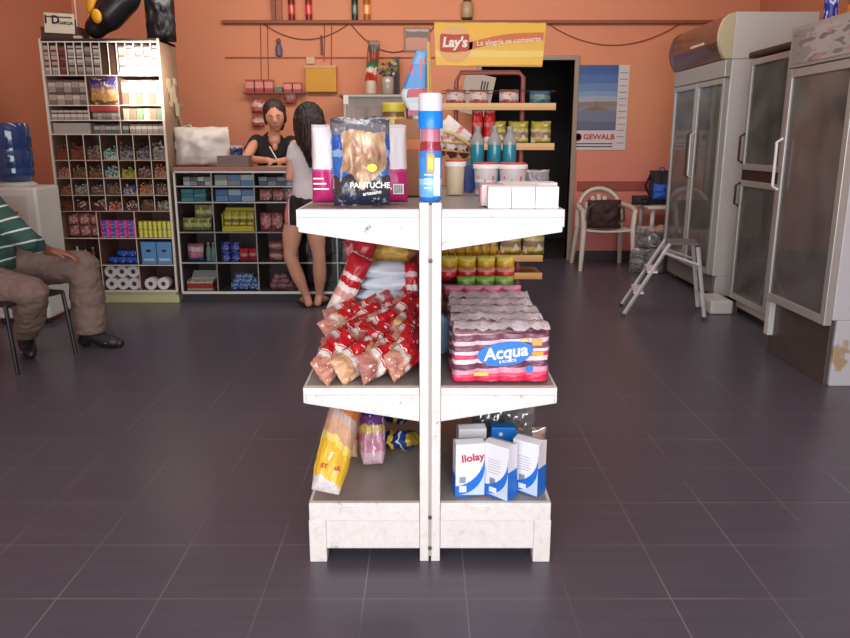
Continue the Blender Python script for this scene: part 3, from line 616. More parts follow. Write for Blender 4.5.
pinkp = band('pink_pack', 'Z', [(0, (176, 90, 90)), (.35, (214, 150, 144)), (.62, (184, 96, 96))], .1, spots=((226, 190, 186), 5, .6))
packs('pink_packet', 'packet', lambda i: 'round pink packet, %s from left on the second shelf, third counter bay' % ORD[i], pinkp, .105, .10, .06, [(cx(2, .2), KY+.09, kz[1]+.002), (cx(2, .55), KY+.09, kz[1]+.002), (cx(2, .88), KY+.09, kz[1]+.002)], 3, 'round pink packets')
packs('pink_packet', 'packet', lambda i: 'round pink packet, %s from left on the second shelf, fourth counter bay' % ORD[i], pinkp, .105, .10, .06, [(cx(3, .25), KY+.09, kz[1]+.002), (cx(3, .75), KY+.09, kz[1]+.002)], 3, 'round pink packets')
olive = band('olive_pack', 'Z', [(0, (120, 124, 70)), (.3, (196, 196, 130)), (.6, (140, 140, 60)), (.85, (180, 176, 90))], .12, spots=((206, 204, 170), 5, .6))
packs('noodle_packet', 'packet', lambda i: 'olive green packet, %s in the leftmost counter bay' % ['bottom left', 'bottom second', 'bottom third', 'upper left', 'upper right'][i], olive, .085, .11, .05, [(cx(0, .13), KY+.08, kz[2]+.002), (cx(0, .42), KY+.08, kz[2]+.002), (cx(0, .72), KY+.08, kz[2]+.002), (cx(0, .5), KY+.10, kz[2]+.108), (cx(0, .8), KY+.10, kz[2]+.108)], 6, 'olive green packets')
ylw = band('gold_yellow_pack', 'Z', [(0, (150, 140, 30)), (.22, (224, 204, 60)), (.35, (120, 110, 50)), (.55, (226, 214, 110)), (.7, (200, 184, 40))], .12, spots=((96, 90, 50), 8, .62))
t = thing('yellow_display_carton', 'bright yellow display carton holding packets in the second counter bay', 'carton', (cx(1, .56), KY+.03, kz[2]))
MB().box(-.135, .135, 0, .12, 0.001, .02).box(-.135, -.131, 0, .12, .02, .15).box(.131, .135, 0, .12, .02, .15).box(-.131, .131, .116, .12, .02, .19).box(-.135, .135, 0, .003, .02, .045).build('carton', mat('bright_yellow_card', (214, 196, 44), .5), t)
packs('yellow_packet', 'packet', lambda i: 'yellow packet, %s from left in the yellow display carton' % ORD[i], ylw, .064, .145, .04, [(cx(1, .56)-.096+.064*i, KY+.07, kz[2]+.022) for i in range(4)], 8, 'yellow packets in display carton', rot=(0, 0, 0))
salm = band('salmon_pack', 'Z', [(0, (170, 80, 84)), (.3, (206, 134, 130)), (.7, (170, 84, 86))], .15, spots=((222, 180, 176), 6, .58))
packs('salmon_packet', 'packet', lambda i: 'salmon pink packet, %s from left on the third shelf beside the girl' % ORD[i], salm, .095, .15, .06, [(cx(2, .17), KY+.08, kz[2]+.002), (cx(2, .48), KY+.08, kz[2]+.002), (cx(2, .80), KY+.08, kz[2]+.002)], 5, 'salmon pink packets')
packs('detergent_bag', 'detergent bag', lambda i: ['white, pink and blue detergent bag on the fourth shelf, leftmost counter bay', 'pale detergent bag behind the white and pink one'][i], band('detergent', 'Z', [(0, (60, 100, 170)), (.2, (214, 120, 140)), (.55, (216, 206, 210)), (.8, (190, 100, 120))], .15), .14, .15, .06, [(cx(0, .3), KY+.08, kz[3]+.002)], 2)
for i in range(2): bottle('small_bottle', 'clear grey plastic bottle, %s of the pair in the leftmost counter bay' % ('left', 'right')[i], 'bottle', (cx(0, .74+.16*i), KY+.07, kz[3]), .16, .022, mat('greyish_bottle', (120, 140, 140), .25), boxm[1])
t = thing('blue_tin', 'dark blue tin with white label, bottom left of four in the second counter bay', 'tin', (cx(1, .17), KY+.07, kz[3]), 0, 'dark blue tins')
MB().lathe([(.036, 0), (.038, .004), (.038, .075), (.036, .08)], 20).build('body', band('blue_tin', 'Z', [(0, (30, 50, 140)), (.3, (120, 140, 210)), (.45, (34, 54, 160)), (.9, (20, 34, 110))], .15, spots=((200, 205, 230), 5, .64)), t, smooth=True)
MB().lathe([(.037, .079), (.037, .084), (.033, .085)], 20).build('lid', mat('tin_lid', (60, 76, 160), .3, .4), t, smooth=True)
for i, (dx, k) in enumerate(((.085, 0), (0, 1), (.085, 1))): dup(t, (cx(1, .17)+dx, KY+.07, kz[3]+.0855*k), label='dark blue tin with white label, %s of four in the second counter bay' % ('bottom right', 'top left', 'top right')[i])
packs('red_packet', 'packet', lambda i: 'red and white packet, %s of the pair beside the dark blue tins' % ('left', 'right')[i], band('red_white_pack', 'Z', [(0, (180, 40, 50)), (.4, (214, 150, 150)), (.6, (196, 44, 54))], .15), .078, .11, .05, [(cx(1, .64), KY+.07, kz[3]+.002), (cx(1, .88), KY+.07, kz[3]+.002)], 4, 'red and white pair')
packs('biscuit_packet', 'packet', lambda i: 'beige and red biscuit packet, %s in the third counter bay' % ['lower', 'upper'][i], band('beige_red', 'Z', [(0, (150, 90, 80)), (.4, (206, 176, 156)), (.7, (160, 84, 80))], .2), .12, .085, .06, [(cx(2, .42), KY+.08, kz[3]+.002), (cx(2, .42), KY+.09, kz[3]+.085)], 5, 'beige biscuit packets')
packs('pink_bag', 'bag', lambda i: 'pink and grey bag, %s from left in the rightmost counter bay' % ORD[i], band('pink_grey_bag', 'Z', [(0, (150, 130, 136)), (.45, (190, 180, 184)), (.6, (200, 80, 104))], .12, spots=((160, 60, 80), 6, .62)), .11, .17, .06, [(KX0+cols[4]+.09+.115*i, KY+.08, kz[3]+.002) for i in range(3)], 7, 'pink and grey bags')
packs('magenta_bag', 'bag', lambda i: 'magenta bag, %s from left on the bottom shelf, rightmost counter bay' % ORD[i], band('mag_bag', 'Z', [(0, (120, 50, 80)), (.5, (190, 70, 110))], .2), .13, .15, .07, [(KX0+cols[4]+.1+.15*i, KY+.1, kz[4]+.002) for i in range(2)], 7, 'magenta bags')
t = thing('biscuit_box', 'open white carton with red front on the bottom shelf, leftmost counter bay', 'carton', (cx(0, .42), KY+.04, kz[4]))
MB().box(-.11, .11, 0, .14, .001, .012).box(-.11, .11, 0, .004, .012, .075).box(-.11, -.106, .004, .14, .012, .09).box(.106, .11, .004, .14, .012, .09).box(-.106, .106, .136, .14, .012, .09).build('tray', band('red_tray', 'Z', [(0, (190, 170, 150)), (.2, (186, 60, 50)), (.7, (224, 214, 206))], .08), t)
MB().box(-.11, .12, 0, .003, 0, .09, M=T(0, .137, .09, R(-55))).build('lid', mat('white_flap', (206, 200, 196), .5), t)
packs('biscuit_packet', 'packet', lambda i: 'small red biscuit packet, %s from left inside the open carton' % ORD[i], band('red_small', 'Z', [(0, (180, 60, 50)), (.5, (214, 190, 160))], .2), .06, .07, .03, [(cx(0, .42)-.07+.07*i, KY+.09, kz[4]+.014) for i in range(3)], 3, 'biscuits in open carton')
bl = band('blue_sachet', 'Z', [(0, (50, 90, 160)), (.4, (120, 160, 214)), (.7, (40, 80, 150))], .2, spots=((190, 206, 226), 5, .6))
random.seed(5); pl = []
for k, n in enumerate((5, 4, 3)):
    for i in range(n): pl.append((cx(1, .33)+.048*i+.022*k, KY+.08+.02*(i % 2), kz[4]+.003+.038*k))
packs('blue_sachet', 'sachet', lambda i: 'blue and white sachet heaped on the bottom shelf of the second counter bay', bl, .06, .065, .035, pl, 3, 'heap of blue sachets')
pl = [(cx(2, .3)+.045*i+.02*k, KY+.08+.02*(i % 2), kz[4]+.003+.038*k) for k, n in enumerate((4, 3, 2)) for i in range(n)]
packs('pink_sachet', 'sachet', lambda i: 'dull pink sachet heaped on the bottom shelf of the third counter bay', band('pink_sachet', 'Z', [(0, (130, 70, 80)), (.4, (180, 130, 136)), (.7, (140, 76, 84))], .2), .06, .065, .035, pl, 3, 'heap of pink sachets')
# on the counter
m = MB().pillow(.46, .32, .27, seed=11, nu=22, nv=20, wr=.03, crimp=.03)
t = thing('white_plastic_bag', 'bulging white plastic bag standing on the left end of the glass counter', 'bag', (xx(202, 6.45, 1.2), 6.48, KZ+.002))
m.build('bag', mat('translucent_white', (216, 208, 200), .45, var=.08, bump=.3, bscale=14), t, smooth='all')
MB().tube([(-.14, 0, .26), (-.13, .0, .33), (-.09, .0, .34), (-.06, 0, .26)], .008, 6).build('handle', mat('grey_white', (186, 178, 176), .5), t, smooth=True)
o = MB().pillow(.17, .17, .1, seed=12, wr=.03).build('blue_bag', band('navy_bag', 'Z', [(0, (110, 104, 110)), (.5, (40, 56, 96)), (.85, (170, 160, 150))], .2), loc=(xx(232, 6.6, 1.3), 6.62, KZ+.002), smooth='all'); tag(o, 'small dark blue and grey bag on the counter right of the white bag', 'bag')
o = MB().box(-.13, .13, -.07, .07, 0, .09).box(-.11, .11, -.071, -.07, .05, .08).build('brown_box', mat('brown_grey_box', (112, 92, 84), .5), loc=(xx(233, 6.42, 1.2)+.02, 6.40, KZ+.001), bevel=.01); tag(o, 'grey-brown box on the counter between the white bag and the woman in black', 'box')
# small glass showcase + jars at the counter's right end
SX = xx(376, 6.5, 1.4)
t = thing('glass_showcase', 'small pale glass showcase on the right end of the counter', 'showcase', (SX, 6.50, KZ+.001))
w2 = .25
MB().box(-w2, w2, -.16, .16, 0, .02).box(-w2, w2, -.16, .16, .56, .575).box(-w2, -w2+.02, -.16, -.14, .02, .56).box(w2-.02, w2, -.16, -.14, .02, .56).box(-w2, w2, .15, .16, .02, .56).build('frame', mat('showcase_white', (190, 176, 164), .4), t)
MB().box(-w2+.02, w2-.02, -.155, -.150, .02, .56).build('glass_front', glass('case_glass', (244, 238, 234), .08, .05, .10), t)
MB().box(-w2+.02, w2-.02, -.14, .15, .28, .288).build('shelf', KFR, t)
MB().box(-w2, -w2+.04, -.165, -.161, .50, .57).build('price_tag', WHITE, t)
packs('bread_roll', 'bread', lambda i: 'pale bread packet, %s from left inside the small glass showcase' % ORD[i], mat('pale_bread', (206, 170, 150), .7, var=.15), .12, .2, .08, [(SX-.15+.14*i, 6.5, KZ+.291) for i in range(3)], 9, 'bread packets in showcase')

# ================================================================== BACK WALL CLUTTER
def lat(name, lab, cat, loc, parts, grp=None):
    t = thing(name, lab, cat, loc, 0, grp)
    for pn, prof, m in parts: MB().lathe(prof, 20).build(pn, m, t, smooth=True)
    return t
lz = LEDGE_Z+.001; YL = BY-.036
def onledge(px): return (xx(px, YL, LEDGE_Z), YL, lz)
MB().box(-.022, .022, -.02, .02, 0, .36).build('wooden_box', mat('slim_brown', (136, 70, 40), .5), loc=onledge(274), bevel=.003); tag(bpy.data.objects['wooden_box'], 'slim dark brown box, leftmost item on the high wall ledge', 'box')
MB().box(-.02, .02, -.02, .02, 0, .36).build('wooden_box', mat('slim_brown2', (160, 90, 56), .5), loc=onledge(280.5), bevel=.003); tag(bpy.data.objects['wooden_box.001'], 'slim lighter brown box beside the darker one on the high ledge', 'box')
for px, lab, c, cc in ((292, 'dark red bottle on the high ledge, left of its pair', (128, 34, 28), (90, 20, 20)), (309, 'dark red bottle on the high ledge, right of its pair', (140, 30, 30), (90, 20, 20)), (355, 'dark green bottle on the high wall ledge', (36, 50, 44), (20, 24, 22)), (367, 'amber bottle on the high ledge beside the dark green one', (170, 96, 36), (110, 60, 30))):
    mm = band('bt%d' % px, 'Z', [(0, c), (.16, tuple(min(255, int(v*1.5)+24) for v in c)), (.42, c)], .02, .2)
    lat('liquor_bottle', lab, 'bottle', onledge(px), [('body', [(.034, 0), (.036, .01), (.036, .22), (.028, .26), (.014, .30), (.013, .36)], mm), ('cap', [(.015, .355), (.016, .36), (.016, .40), (.012, .402)], mat('cap%d' % px, cc, .4))])
lat('ceramic_bottle', 'round beige bottle with dark neck on the ledge above the yellow sign', 'bottle', onledge(467), [('body', [(.04, 0), (.062, .02), (.066, .1), (.06, .17), (.03, .22), (.02, .24), (.02, .30)], band('beige_bt', 'Z', [(0, (90, 60, 40)), (.08, (176, 150, 110)), (.6, (84, 56, 40))], .04)), ('cork', [(.018, .29), (.018, .32)], mat('cork', (150, 110, 80), .8))])
# garland wires
gw = mat('garland_wire', (134, 72, 48), .7)
def drop(px0, px1, y0, sag, nm, lab):
    a = Vector((xx(px0, BY, 2.6), BY-.015, zy(y0, BY))); b = Vector((xx(px1, BY, 2.6), BY-.015, zy(y0, BY)))
    m = MB().tube([a.lerp(b, t/14) - Vector((0, 0, sag*4*(t/14)*(1-t/14))) for t in range(15)], .006, 5); o = m.build(nm, gw, smooth=True); tag(o, lab, 'garland')
drop(262, 350, 23, .17, 'hanging_garland', 'thin brown garland sagging under the ledge above the yellow box')
drop(548, 680, 24, .22, 'hanging_garland', 'thin brown garland sagging above the wall calendar')
drop(350, 437, 23, .30, 'hanging_garland', 'thin brown garland sagging left of the yellow sign')
for px, L_ in ((261, .62), (268, .7), (332, .42), (325, .38)):
    o = MB().tube([(xx(px, BY, 2.5), BY-.01, LEDGE_Z-.04), (xx(px-1, BY, 2.3), BY-.012, LEDGE_Z-.04-L_)], .004, 5).build('wall_garland_cord', gw); tag(o, 'thin brown cord hanging from the high ledge, %s' % {261: 'leftmost', 268: 'second from left', 332: 'rightmost', 325: 'third from left'}[px], 'cord')
wz = zy(57, BY); o = MB().box(xx(225, BY, 2.3), xx(435, BY, 2.3), BY-.02, BY, wz-.012, wz).build('wall_batten', mat('thin_batten', (158, 84, 56), .6)); tag(o, 'thin horizontal wooden batten fixed below the high ledge', 'batten')
t = thing('wall_figurine', 'small blue-grey figurine standing on the thin wall batten', 'figurine', (xx(279, BY-.03, 2.2), BY-.012, wz+.001))
MB().lathe([(.012, 0), (.035, .01), (.04, .08), (.028, .12), (.018, .135)], 14).build('body', mat('bluegrey', (100, 94, 110), .5), t, smooth=True)
MB().lathe([(.006, .13), (.024, .145), (.026, .165), (.018, .185), (.004, .192)], 14).build('head', mat('figure_head', (130, 70, 52), .5), t, smooth=True)
o = MB().box(-.012, .012, 0, .02, 0, .17).tube([(0, .01, .17), (0, .01, .2)], .01, 6).build('hanging_tool', mat('dark_iron', (110, 50, 40), .6), loc=(xx(322, BY, 2.3), BY-.022, zy(55, BY)+.0)); tag(o, 'small dark iron tool hanging above the yellow box', 'tool')
o = MB().box(xx(307, BY, 1.9), xx(337.5, BY, 1.9), BY-.09, BY-.001, zy(92, BY-.09), zy(68, BY-.09)).build('yellow_box', mat('mustard_card', (206, 148, 24), .55), bevel=.006); tag(o, 'mustard yellow box fixed on the orange wall', 'box')
o = MB().box(xx(307, BY, 1.9), xx(337.5, BY, 1.9), BY-.09, BY-.001, zy(68, BY-.09)+.001, zy(65.5, BY-.09)).build('pale_strip', mat('pale_pink_card', (206, 160, 130), .6)); tag(o, 'pale strip lying on top of the mustard yellow box', 'card')
o = MB().box(-.045, .045, -.006, 0, 0, .07).build('wall_card', mat('pale_card', (206, 176, 140), .6), loc=(xx(311.5, BY, 2.0), BY-.021, zy(64, BY))); tag(o, 'small pale card above the left corner of the mustard yellow box', 'card')
sz = zy(92, BY-.15); o = MB().box(xx(246, BY, 1.8), xx(306, BY, 1.8), BY-.16, BY, sz-.015, sz).build('wall_shelf', mat('pinkbrown_shelf', (150, 76, 66), .6)); tag(o, 'narrow pinkish wall shelf holding small red packs above the woman in black', 'shelf')
rp = band('redpink', 'Z', [(0, (170, 60, 56)), (.3, (216, 140, 124)), (.8, (176, 70, 64))], .1)
for i in range(6):
    if i == 3: mm = mat('greenish', (100, 110, 100), .5); h = .05
    else: mm = rp; h = .13 if i < 3 else .10
    o = MB().box(-.045, .045, 0, .09, 0, h).build('shelf_pack', mm, loc=(xx(253+9.3*i, BY, 1.8), BY-.14, sz+.001), bevel=.004); tag(o, ('low grey-green pack' if i == 3 else 'red and pink pack') + ' on the narrow wall shelf, %s from left' % ORD[i], 'pack', 'packs on the narrow wall shelf')
# lower rack of pinkish packs behind the woman
for i, (px, py, h) in enumerate(((258, 113, .15), (268, 112, .13), (258, 127, .12), (291, 104, .16))):
    o = MB().pillow(.13, h, .05, seed=20+i, nu=10, nv=12).build('wall_hung_packet', band('hungp', 'Z', [(0, (176, 80, 74)), (.4, (226, 190, 180)), (.7, (190, 96, 84))], .2), loc=(xx(px, BY-.05, 1.6), BY-.055, zy(py, BY-.05)), smooth='all'); tag(o, 'pink and white wall-hung packet, %s the woman in black' % ['upper left of', 'close beside', 'low and left of', 'right of'][i], 'packet')
# ledge behind the gondola with vase and jar
vz = zy(95, 8.3); t = thing('wall_shelf', 'thin dark wooden wall shelf holding a wrapped ornament and a flower jar', 'shelf', (xx(380, 8.3, 1.5), 8.3, 0))
MB().box(-.42, .42, -.12, .31, vz-.025, vz).build('top', mat('rack_wood', (120, 74, 56), .6), t, bevel=.003)
for sx in (-.3, .3): MB().prism([(.31, vz-.025), (.31, vz-.2), (.28, vz-.2), (-.05, vz-.04), (-.05, vz-.025)], 'x', sx-.01, sx+.01).build('bracket', mat('rack_wood', (120, 74, 56), .6), t)
t = thing('cloth_doll', 'tall red, white and green wrapped ornament standing in a pale jar', 'ornament', (xx(371, 8.25, 1.8), 8.25, vz))
MB().lathe([(.05, 0), (.06, .01), (.058, .12), (.05, .14)], 18).build('jar', mat('pale_jar', (196, 176, 156), .4), t, smooth=True)
MB().pillow(.12, .42, .08, seed=31, wr=.03, M=T(0, 0, .12, 0, R(6))).build('wrapped_flowers', band('flower_wrap', 'Z', [(0, (190, 60, 40)), (.22, (210, 190, 180)), (.36, (50, 110, 76)), (.5, (150, 70, 50)), (.74, (96, 90, 80)), (.88, (150, 130, 110))], .14), t, smooth='all')
t = thing('glass_jar', 'clear jar with yellow and purple artificial flowers on the dark wall shelf', 'jar', (xx(388, 8.25, 1.8), 8.25, vz))
MB().lathe([(.055, 0), (.062, .01), (.062, .16), (.05, .18)], 20).build('jar', mat('jar_grey', (170, 160, 150), .2, coat=.5), t, smooth=True)
MB().lathe([(.052, .18), (.052, .2), (.05, .203)], 20).build('lid', mat('dark_lid', (60, 50, 46), .4), t, smooth=True)
fl = MB(); random.seed(8)
for i in range(40): fl.add(octa, of, 0, T(random.uniform(-.09, .09), random.uniform(-.04, .04), .2+random.random()*.14, random.random()*3, random.random()*3, 0, .022))
fl.build('flowers', confetti('flower_mix', [(190, 170, 60), (170, 150, 60), (84, 64, 130), (210, 200, 180), (120, 130, 60)]), t)
t = thing('picture_frame', 'small framed picture with dark upper band hanging left of the yellow sign', 'picture', (xx(417, BY, 2.2), BY-.001, zy(52, BY)))
MB().box(-.14, .14, -.02, 0, 0, .25).build('frame', mat('grey_brown_frame', (140, 110, 90), .5), t, bevel=.004)
MB().box(-.12, .12, -.022, -.0201, .02, .23).build('print', band('print_brown', 'Z', [(0, (186, 120, 96)), (.6, (90, 70, 60)), (.9, (180, 150, 130))], .1), t)
o = MB().box(-.03, .03, -.05, .0, 0, .40).build('dark_speaker', mat('dark_grey', (48, 42, 46), .5), loc=(xx(397, 8.5, 1.8), 8.5, vz+.0)); tag(o, 'slim dark upright box standing behind the flower jar', 'box')
t = thing('wall_hung_sheet', 'pale sheet with three black bars leaning by the doorway behind the snack rack', 'sheet', (xx(474, 8.2, 1.9), 8.35, 1.62), rot=(0, R(12), 0))
MB().box(-.16, .16, 0, .01, 0, .42).build('sheet', mat('pale_sheet', (176, 164, 150), .6), t)
for i in range(3): MB().box(.02+.03*i, .035+.03*i, -.002, 0, .24, .36).build('black_bar', INK, t)
o = MB().box(.0, .05, 0, .05, 0, 1.62).build('wall_post', mat('pinkpost', (150, 100, 88), .6), loc=(xx(474, 8.35, 1.0), 8.365, 0)); tag(o, 'pinkish post standing behind the snack rack at the doorway', 'post')

# calendar
Yc = BY-.006
a = at(575, 65, Yc); b = at(630, 66, Yc); z0 = at(600, 150, Yc).z
cwid = (b.x-a.x); chh = a.z-z0
t = thing('wall_calendar', 'large wall calendar with a blue sea and island picture beside the doorway', 'calendar', (a.x, Yc, z0))
MB().box(0, cwid, -.003, 0, 0, chh).build('backing_sheet', mat('calendar_paper', (206, 196, 196), .6), t)
MB().box(.0, cwid*.80, -.005, -.0031, chh*.235, chh).build('picture', None or band('sea_picture', 'Z', [(0, (92, 96, 120)), (.14, (110, 112, 134)), (.30, (126, 124, 140)), (.365, (130, 116, 96)), (.44, (150, 160, 176)), (.52, (120, 146, 180)), (.60, (96, 126, 172)), (.72, (72, 104, 160)), (.86, (56, 86, 146))], .03, nscale=3), t)
MB().prism([(.10, 0), (.40, 0), (.33, .035), (.27, .05), (.255, .13), (.245, .05), (.16, .03)], 'y', -.0065, -.0051, M=T(0, 0, chh*.47) @ Matrix.Diagonal((1, 1, .9, 1))).build('island', mat('island', (120, 104, 80), .6), t)
cc = mat('calendar_grey', (120, 116, 124), .6)
for i in range(12): MB().box(cwid*.83, cwid*.97, -.005, -.0031, chh*(.08+.075*i), chh*(.08+.075*i)+.008).build('month_tab', cc, t)
text('GEWALB', .078, mat('red_print', (190, 40, 50), .5), t, (cwid*.50, -.006, chh*.155), sx=1.12, bold=.0022, label='red company name printed on the calendar')
MB().lathe([(.044, 0), (.044, .001), (.034, .001), (.034, 0)], 20, M=T(cwid*.11, -.0055, chh*.155, R(90))).build('round_logo', mat('red_print', (190, 40, 50), .5), t)
for k in range(2): MB().box(cwid*.06, cwid*.76, -.005, -.0031, chh*(.035+.035*k), chh*(.035+.035*k)+.011).build('print_line', INK, t)

# ================================================================== CHAIR, TABLE, LADDER
PLA = mat('old_white_plastic', (206, 198, 184), .45, var=.06)
ch = thing('plastic_armchair', 'white moulded plastic armchair with a dark bag on it beneath the calendar', 'chair', (xx(603, 8.15, .45), 8.12, 0))
se = MB(); NX, NY = 12, 10; vs = []; fs = []
for lay in (0, .02):
    for j in range(NY+1):
        for i in range(NX+1):
            u = i/NX*2-1; v = j/NY; vs.append((u*(.245-.02*v), -.23+.44*v, .415+.015*(u*u)+.01*(1-v)-.02*math.sin(PI*v)*(1-u*u)-lay))
c_ = (NX+1)*(NY+1)
for s_ in (0, 1):
    for j in range(NY):
        for i in range(NX): q = s_*c_+j*(NX+1)+i; fs.append((q, q+1, q+NX+2, q+NX+1))
for j in range(NY):
    for i in (0, NX): q = j*(NX+1)+i; fs.append((q, q+NX+1, q+NX+1+c_, q+c_))
for i in range(NX):
    for j in (0, NY): q = j*(NX+1)+i; fs.append((q, q+1, q+1+c_, q+c_))
se.add(vs, fs); se.build('seat', PLA, ch, smooth=True)
for sx in (-1, 1):
    MB().tube([(.285*sx, -.26, 0), (.265*sx, -.23, .30), (.26*sx, -.22, .46), (.275*sx, -.2, .63)], [.022, .03, .03, .024], 8).build('leg', PLA, ch, smooth=True)
    MB().tube([(.27*sx, .30, 0), (.245*sx, .24, .30), (.235*sx, .20, .43)], [.022, .03, .028], 8).build('leg', PLA, ch, smooth=True)
    MB().tube([(.275*sx, -.22, .625), (.285*sx, -.1, .645), (.275*sx, .06, .655), (.24*sx, .20, .67)], [.026, .03, .028, .024], 8).build('armrest', PLA, ch, smooth=True)
n = 16
MB().tube([(.245*math.cos(PI*i/n), .21+.10*math.sin(PI*i/n), .43+.0+(.40*math.sin(PI*i/n)**.62)) for i in range(n+1)], .026, 8).build('back_frame', PLA, ch, smooth=True)
bk = MB()
for i, x in enumerate((-.13, -.065, 0, .065, .13)):
    bk.box(x-.022, x+.022, -.006, .006, 0, .17-.8*abs(x)*.5+.03, M=T(0, .27, .60, R(-12)))
for i, x in enumerate((-.13, -.065, 0, .065, .13)):
    b1 = MB().box(x-.022, x+.022, -.006, .006, 0, .35-1.3*x*x*4, M=T(0, .232, .43, R(-14))); b1.build('back_slat', PLA, ch, bevel=.003)
t = thing('dark_bag', 'dark brown slouching bag lying on the seat of the white plastic armchair', 'bag', (ch.location.x, 8.10, .425))
MB().pillow(.36, .30, .22, seed=41, wr=.035, nu=18, nv=16, crimp=.03, M=T(0, .02, 0, R(-6))).build('bag', mat('dark_brown_cloth', (58, 40, 38), .8, bump=.4, bscale=20), t, smooth='all')
MB().tube([(-.14, 0, .05), (-.20, -.05, .10), (-.19, -.04, .22), (-.1, 0, .27)], .014, 8).build('strap', mat('brown_strap', (96, 62, 52), .7), t, smooth=True)
MB().tube([(.14, 0, .05), (.20, -.05, .10), (.19, -.04, .22), (.1, 0, .27)], .014, 8).build('strap', mat('brown_strap', (96, 62, 52), .7), t, smooth=True)

tz = zy(205, 8.1); t = thing('side_table', 'small white table between the plastic armchair and the canopied fridge', 'table', (2.76, 8.2, 0))
MB().box(-.42, .42, -.28, .28, tz-.035, tz).build('table_top', PLA, t, bevel=.012)
for sx in (-.36, .36):
    for sy in (-.22, .22): MB().tube([(sx, sy, 0), (sx*.96, sy*.96, tz-.035)], [.018, .026], 8).build('leg', PLA, t, smooth=True)
t = thing('backpack', 'black and bright blue backpack standing on the white side table', 'backpack', (xx(662, 8.1, .8), 8.15, tz+.001))
MB().pillow(.26, .36, .2, seed=51, wr=.02, nu=16, nv=18, crimp=.04).build('body', mat('black_fabric', (34, 32, 38), .8, bump=.3), t, smooth='all')
MB().pillow(.21, .17, .12, seed=52, wr=.015, M=T(0, -.08, .06)).build('front_pocket', mat('bright_blue_fabric', (32, 84, 190), .6), t, smooth='all')
MB().tube([(-.12, 0, .1), (-.17, 0, .2), (-.12, 0, .32)], .012, 8).build('strap', BLACK, t, smooth=True)
MB().tube([(-.03, 0, .34), (-.02, 0, .39), (.02, 0, .39), (.03, 0, .34)], .008, 8).build('grab_handle', mat('blue_strap', (60, 90, 150), .6), t, smooth=True)
MB().tube([(.07, -.12, .02), (.085, -.15, .1), (.07, -.12, .19)], .010, 8).build('pale_strap', mat('pale_strap', (170, 180, 190), .5), t, smooth=True)
o = MB().pillow(.20, .10, .14, seed=53, wr=.02).build('black_pouch', mat('black_cloth', (40, 34, 34), .8), loc=(xx(641, 8.1, .72), 8.1, tz+.001), smooth='all'); tag(o, 'black pouch lying on the side table left of the backpack', 'pouch')
for i, (px, z, w_, h_) in enumerate(((648, .0, .36, .26), (668, .0, .34, .46), (650, .27, .30, .22))):
    Y_ = (7.72, 7.84, 7.74)[i]
    o = MB().pillow(w_, h_, .12, seed=60+i, wr=.05, nu=18, nv=16).build('clear_plastic_bag', glass('crinkled_plastic', (190, 180, 184), .14, .3, .22), loc=(xx(px, Y_, .3), Y_, z+.002), smooth='all'); tag(o, ['crumpled clear plastic bag on the floor, left under the side table', 'taller crumpled clear plastic bag on the floor beside the fridge', 'crumpled clear plastic bag piled on top under the side table'][i], 'plastic bag')
# step ladder
LAD = mat('ladder_white', (214, 212, 214), .35, .2)
ld = thing('step_ladder', 'small white two-step folding ladder standing open in front of the canopied fridge', 'step ladder', (0, 0, 0), R(-12))
fA = onz = lambda x, y: (lambda d: Vector((0, 0, H))+d*(-H/d.z))(ray(x, y))
A1, A2, B1, B2 = fA(621, 318), fA(617, 303), fA(705, 322), fA(697, 310)
c0 = (A1+A2+B1+B2)/4
ld.location = (c0.x+.055, c0.y-.03, 0); TZ = zy(241, c0.y)
xl = A1.x-c0.x; xr = B1.x-c0.x; tl = xx(660, c0.y, TZ)-c0.x; tr_ = xx(686, c0.y, TZ)-c0.x
hy = .19
def rail(p, q, r=.0125):
    m = MB(); p = Vector(p); q = Vector(q); m.tube([p, q], r*1.25, 4); return m
for sy in (-hy, hy):
    rail((xl, sy, .012), (tl, sy*.8, TZ)).build('step_rail', LAD, ld, bevel=.002); rail((xr, sy, .012), (tr_, sy*.8, TZ-.02)).build('rear_leg', LAD, ld, bevel=.002)
    for x in (xl, xr): MB().box(x-.018, x+.018, sy-.018, sy+.018, 0, .03).build('rubber_foot', BLACK, ld)
    rail((tl-.02*0+(xl-tl)*.12, sy*.85, TZ*.88), (tr_+(xr-tr_)*.27, sy*.9, TZ*.73), .008).build('side_brace', LAD, ld)
MB().box(tl-.01, tr_+.01, -hy*.82, hy*.82, TZ-.006, TZ+.006).build('top_step', mat('grey_tread', (110, 106, 108), .5), ld, bevel=.005)
for k in (.33, .62): 
    x = xl+(tl-xl)*k; MB().box(x-.035, x+.045, -hy*.92, hy*.92, TZ*k-.008, TZ*k+.008).build('step', LAD, ld, bevel=.003)
MB().tube([(xr+(tr_-xr)*.3, -hy, TZ*.3), (xr+(tr_-xr)*.3, hy, TZ*.3)], .008, 6).build('rear_bar', LAD, ld)

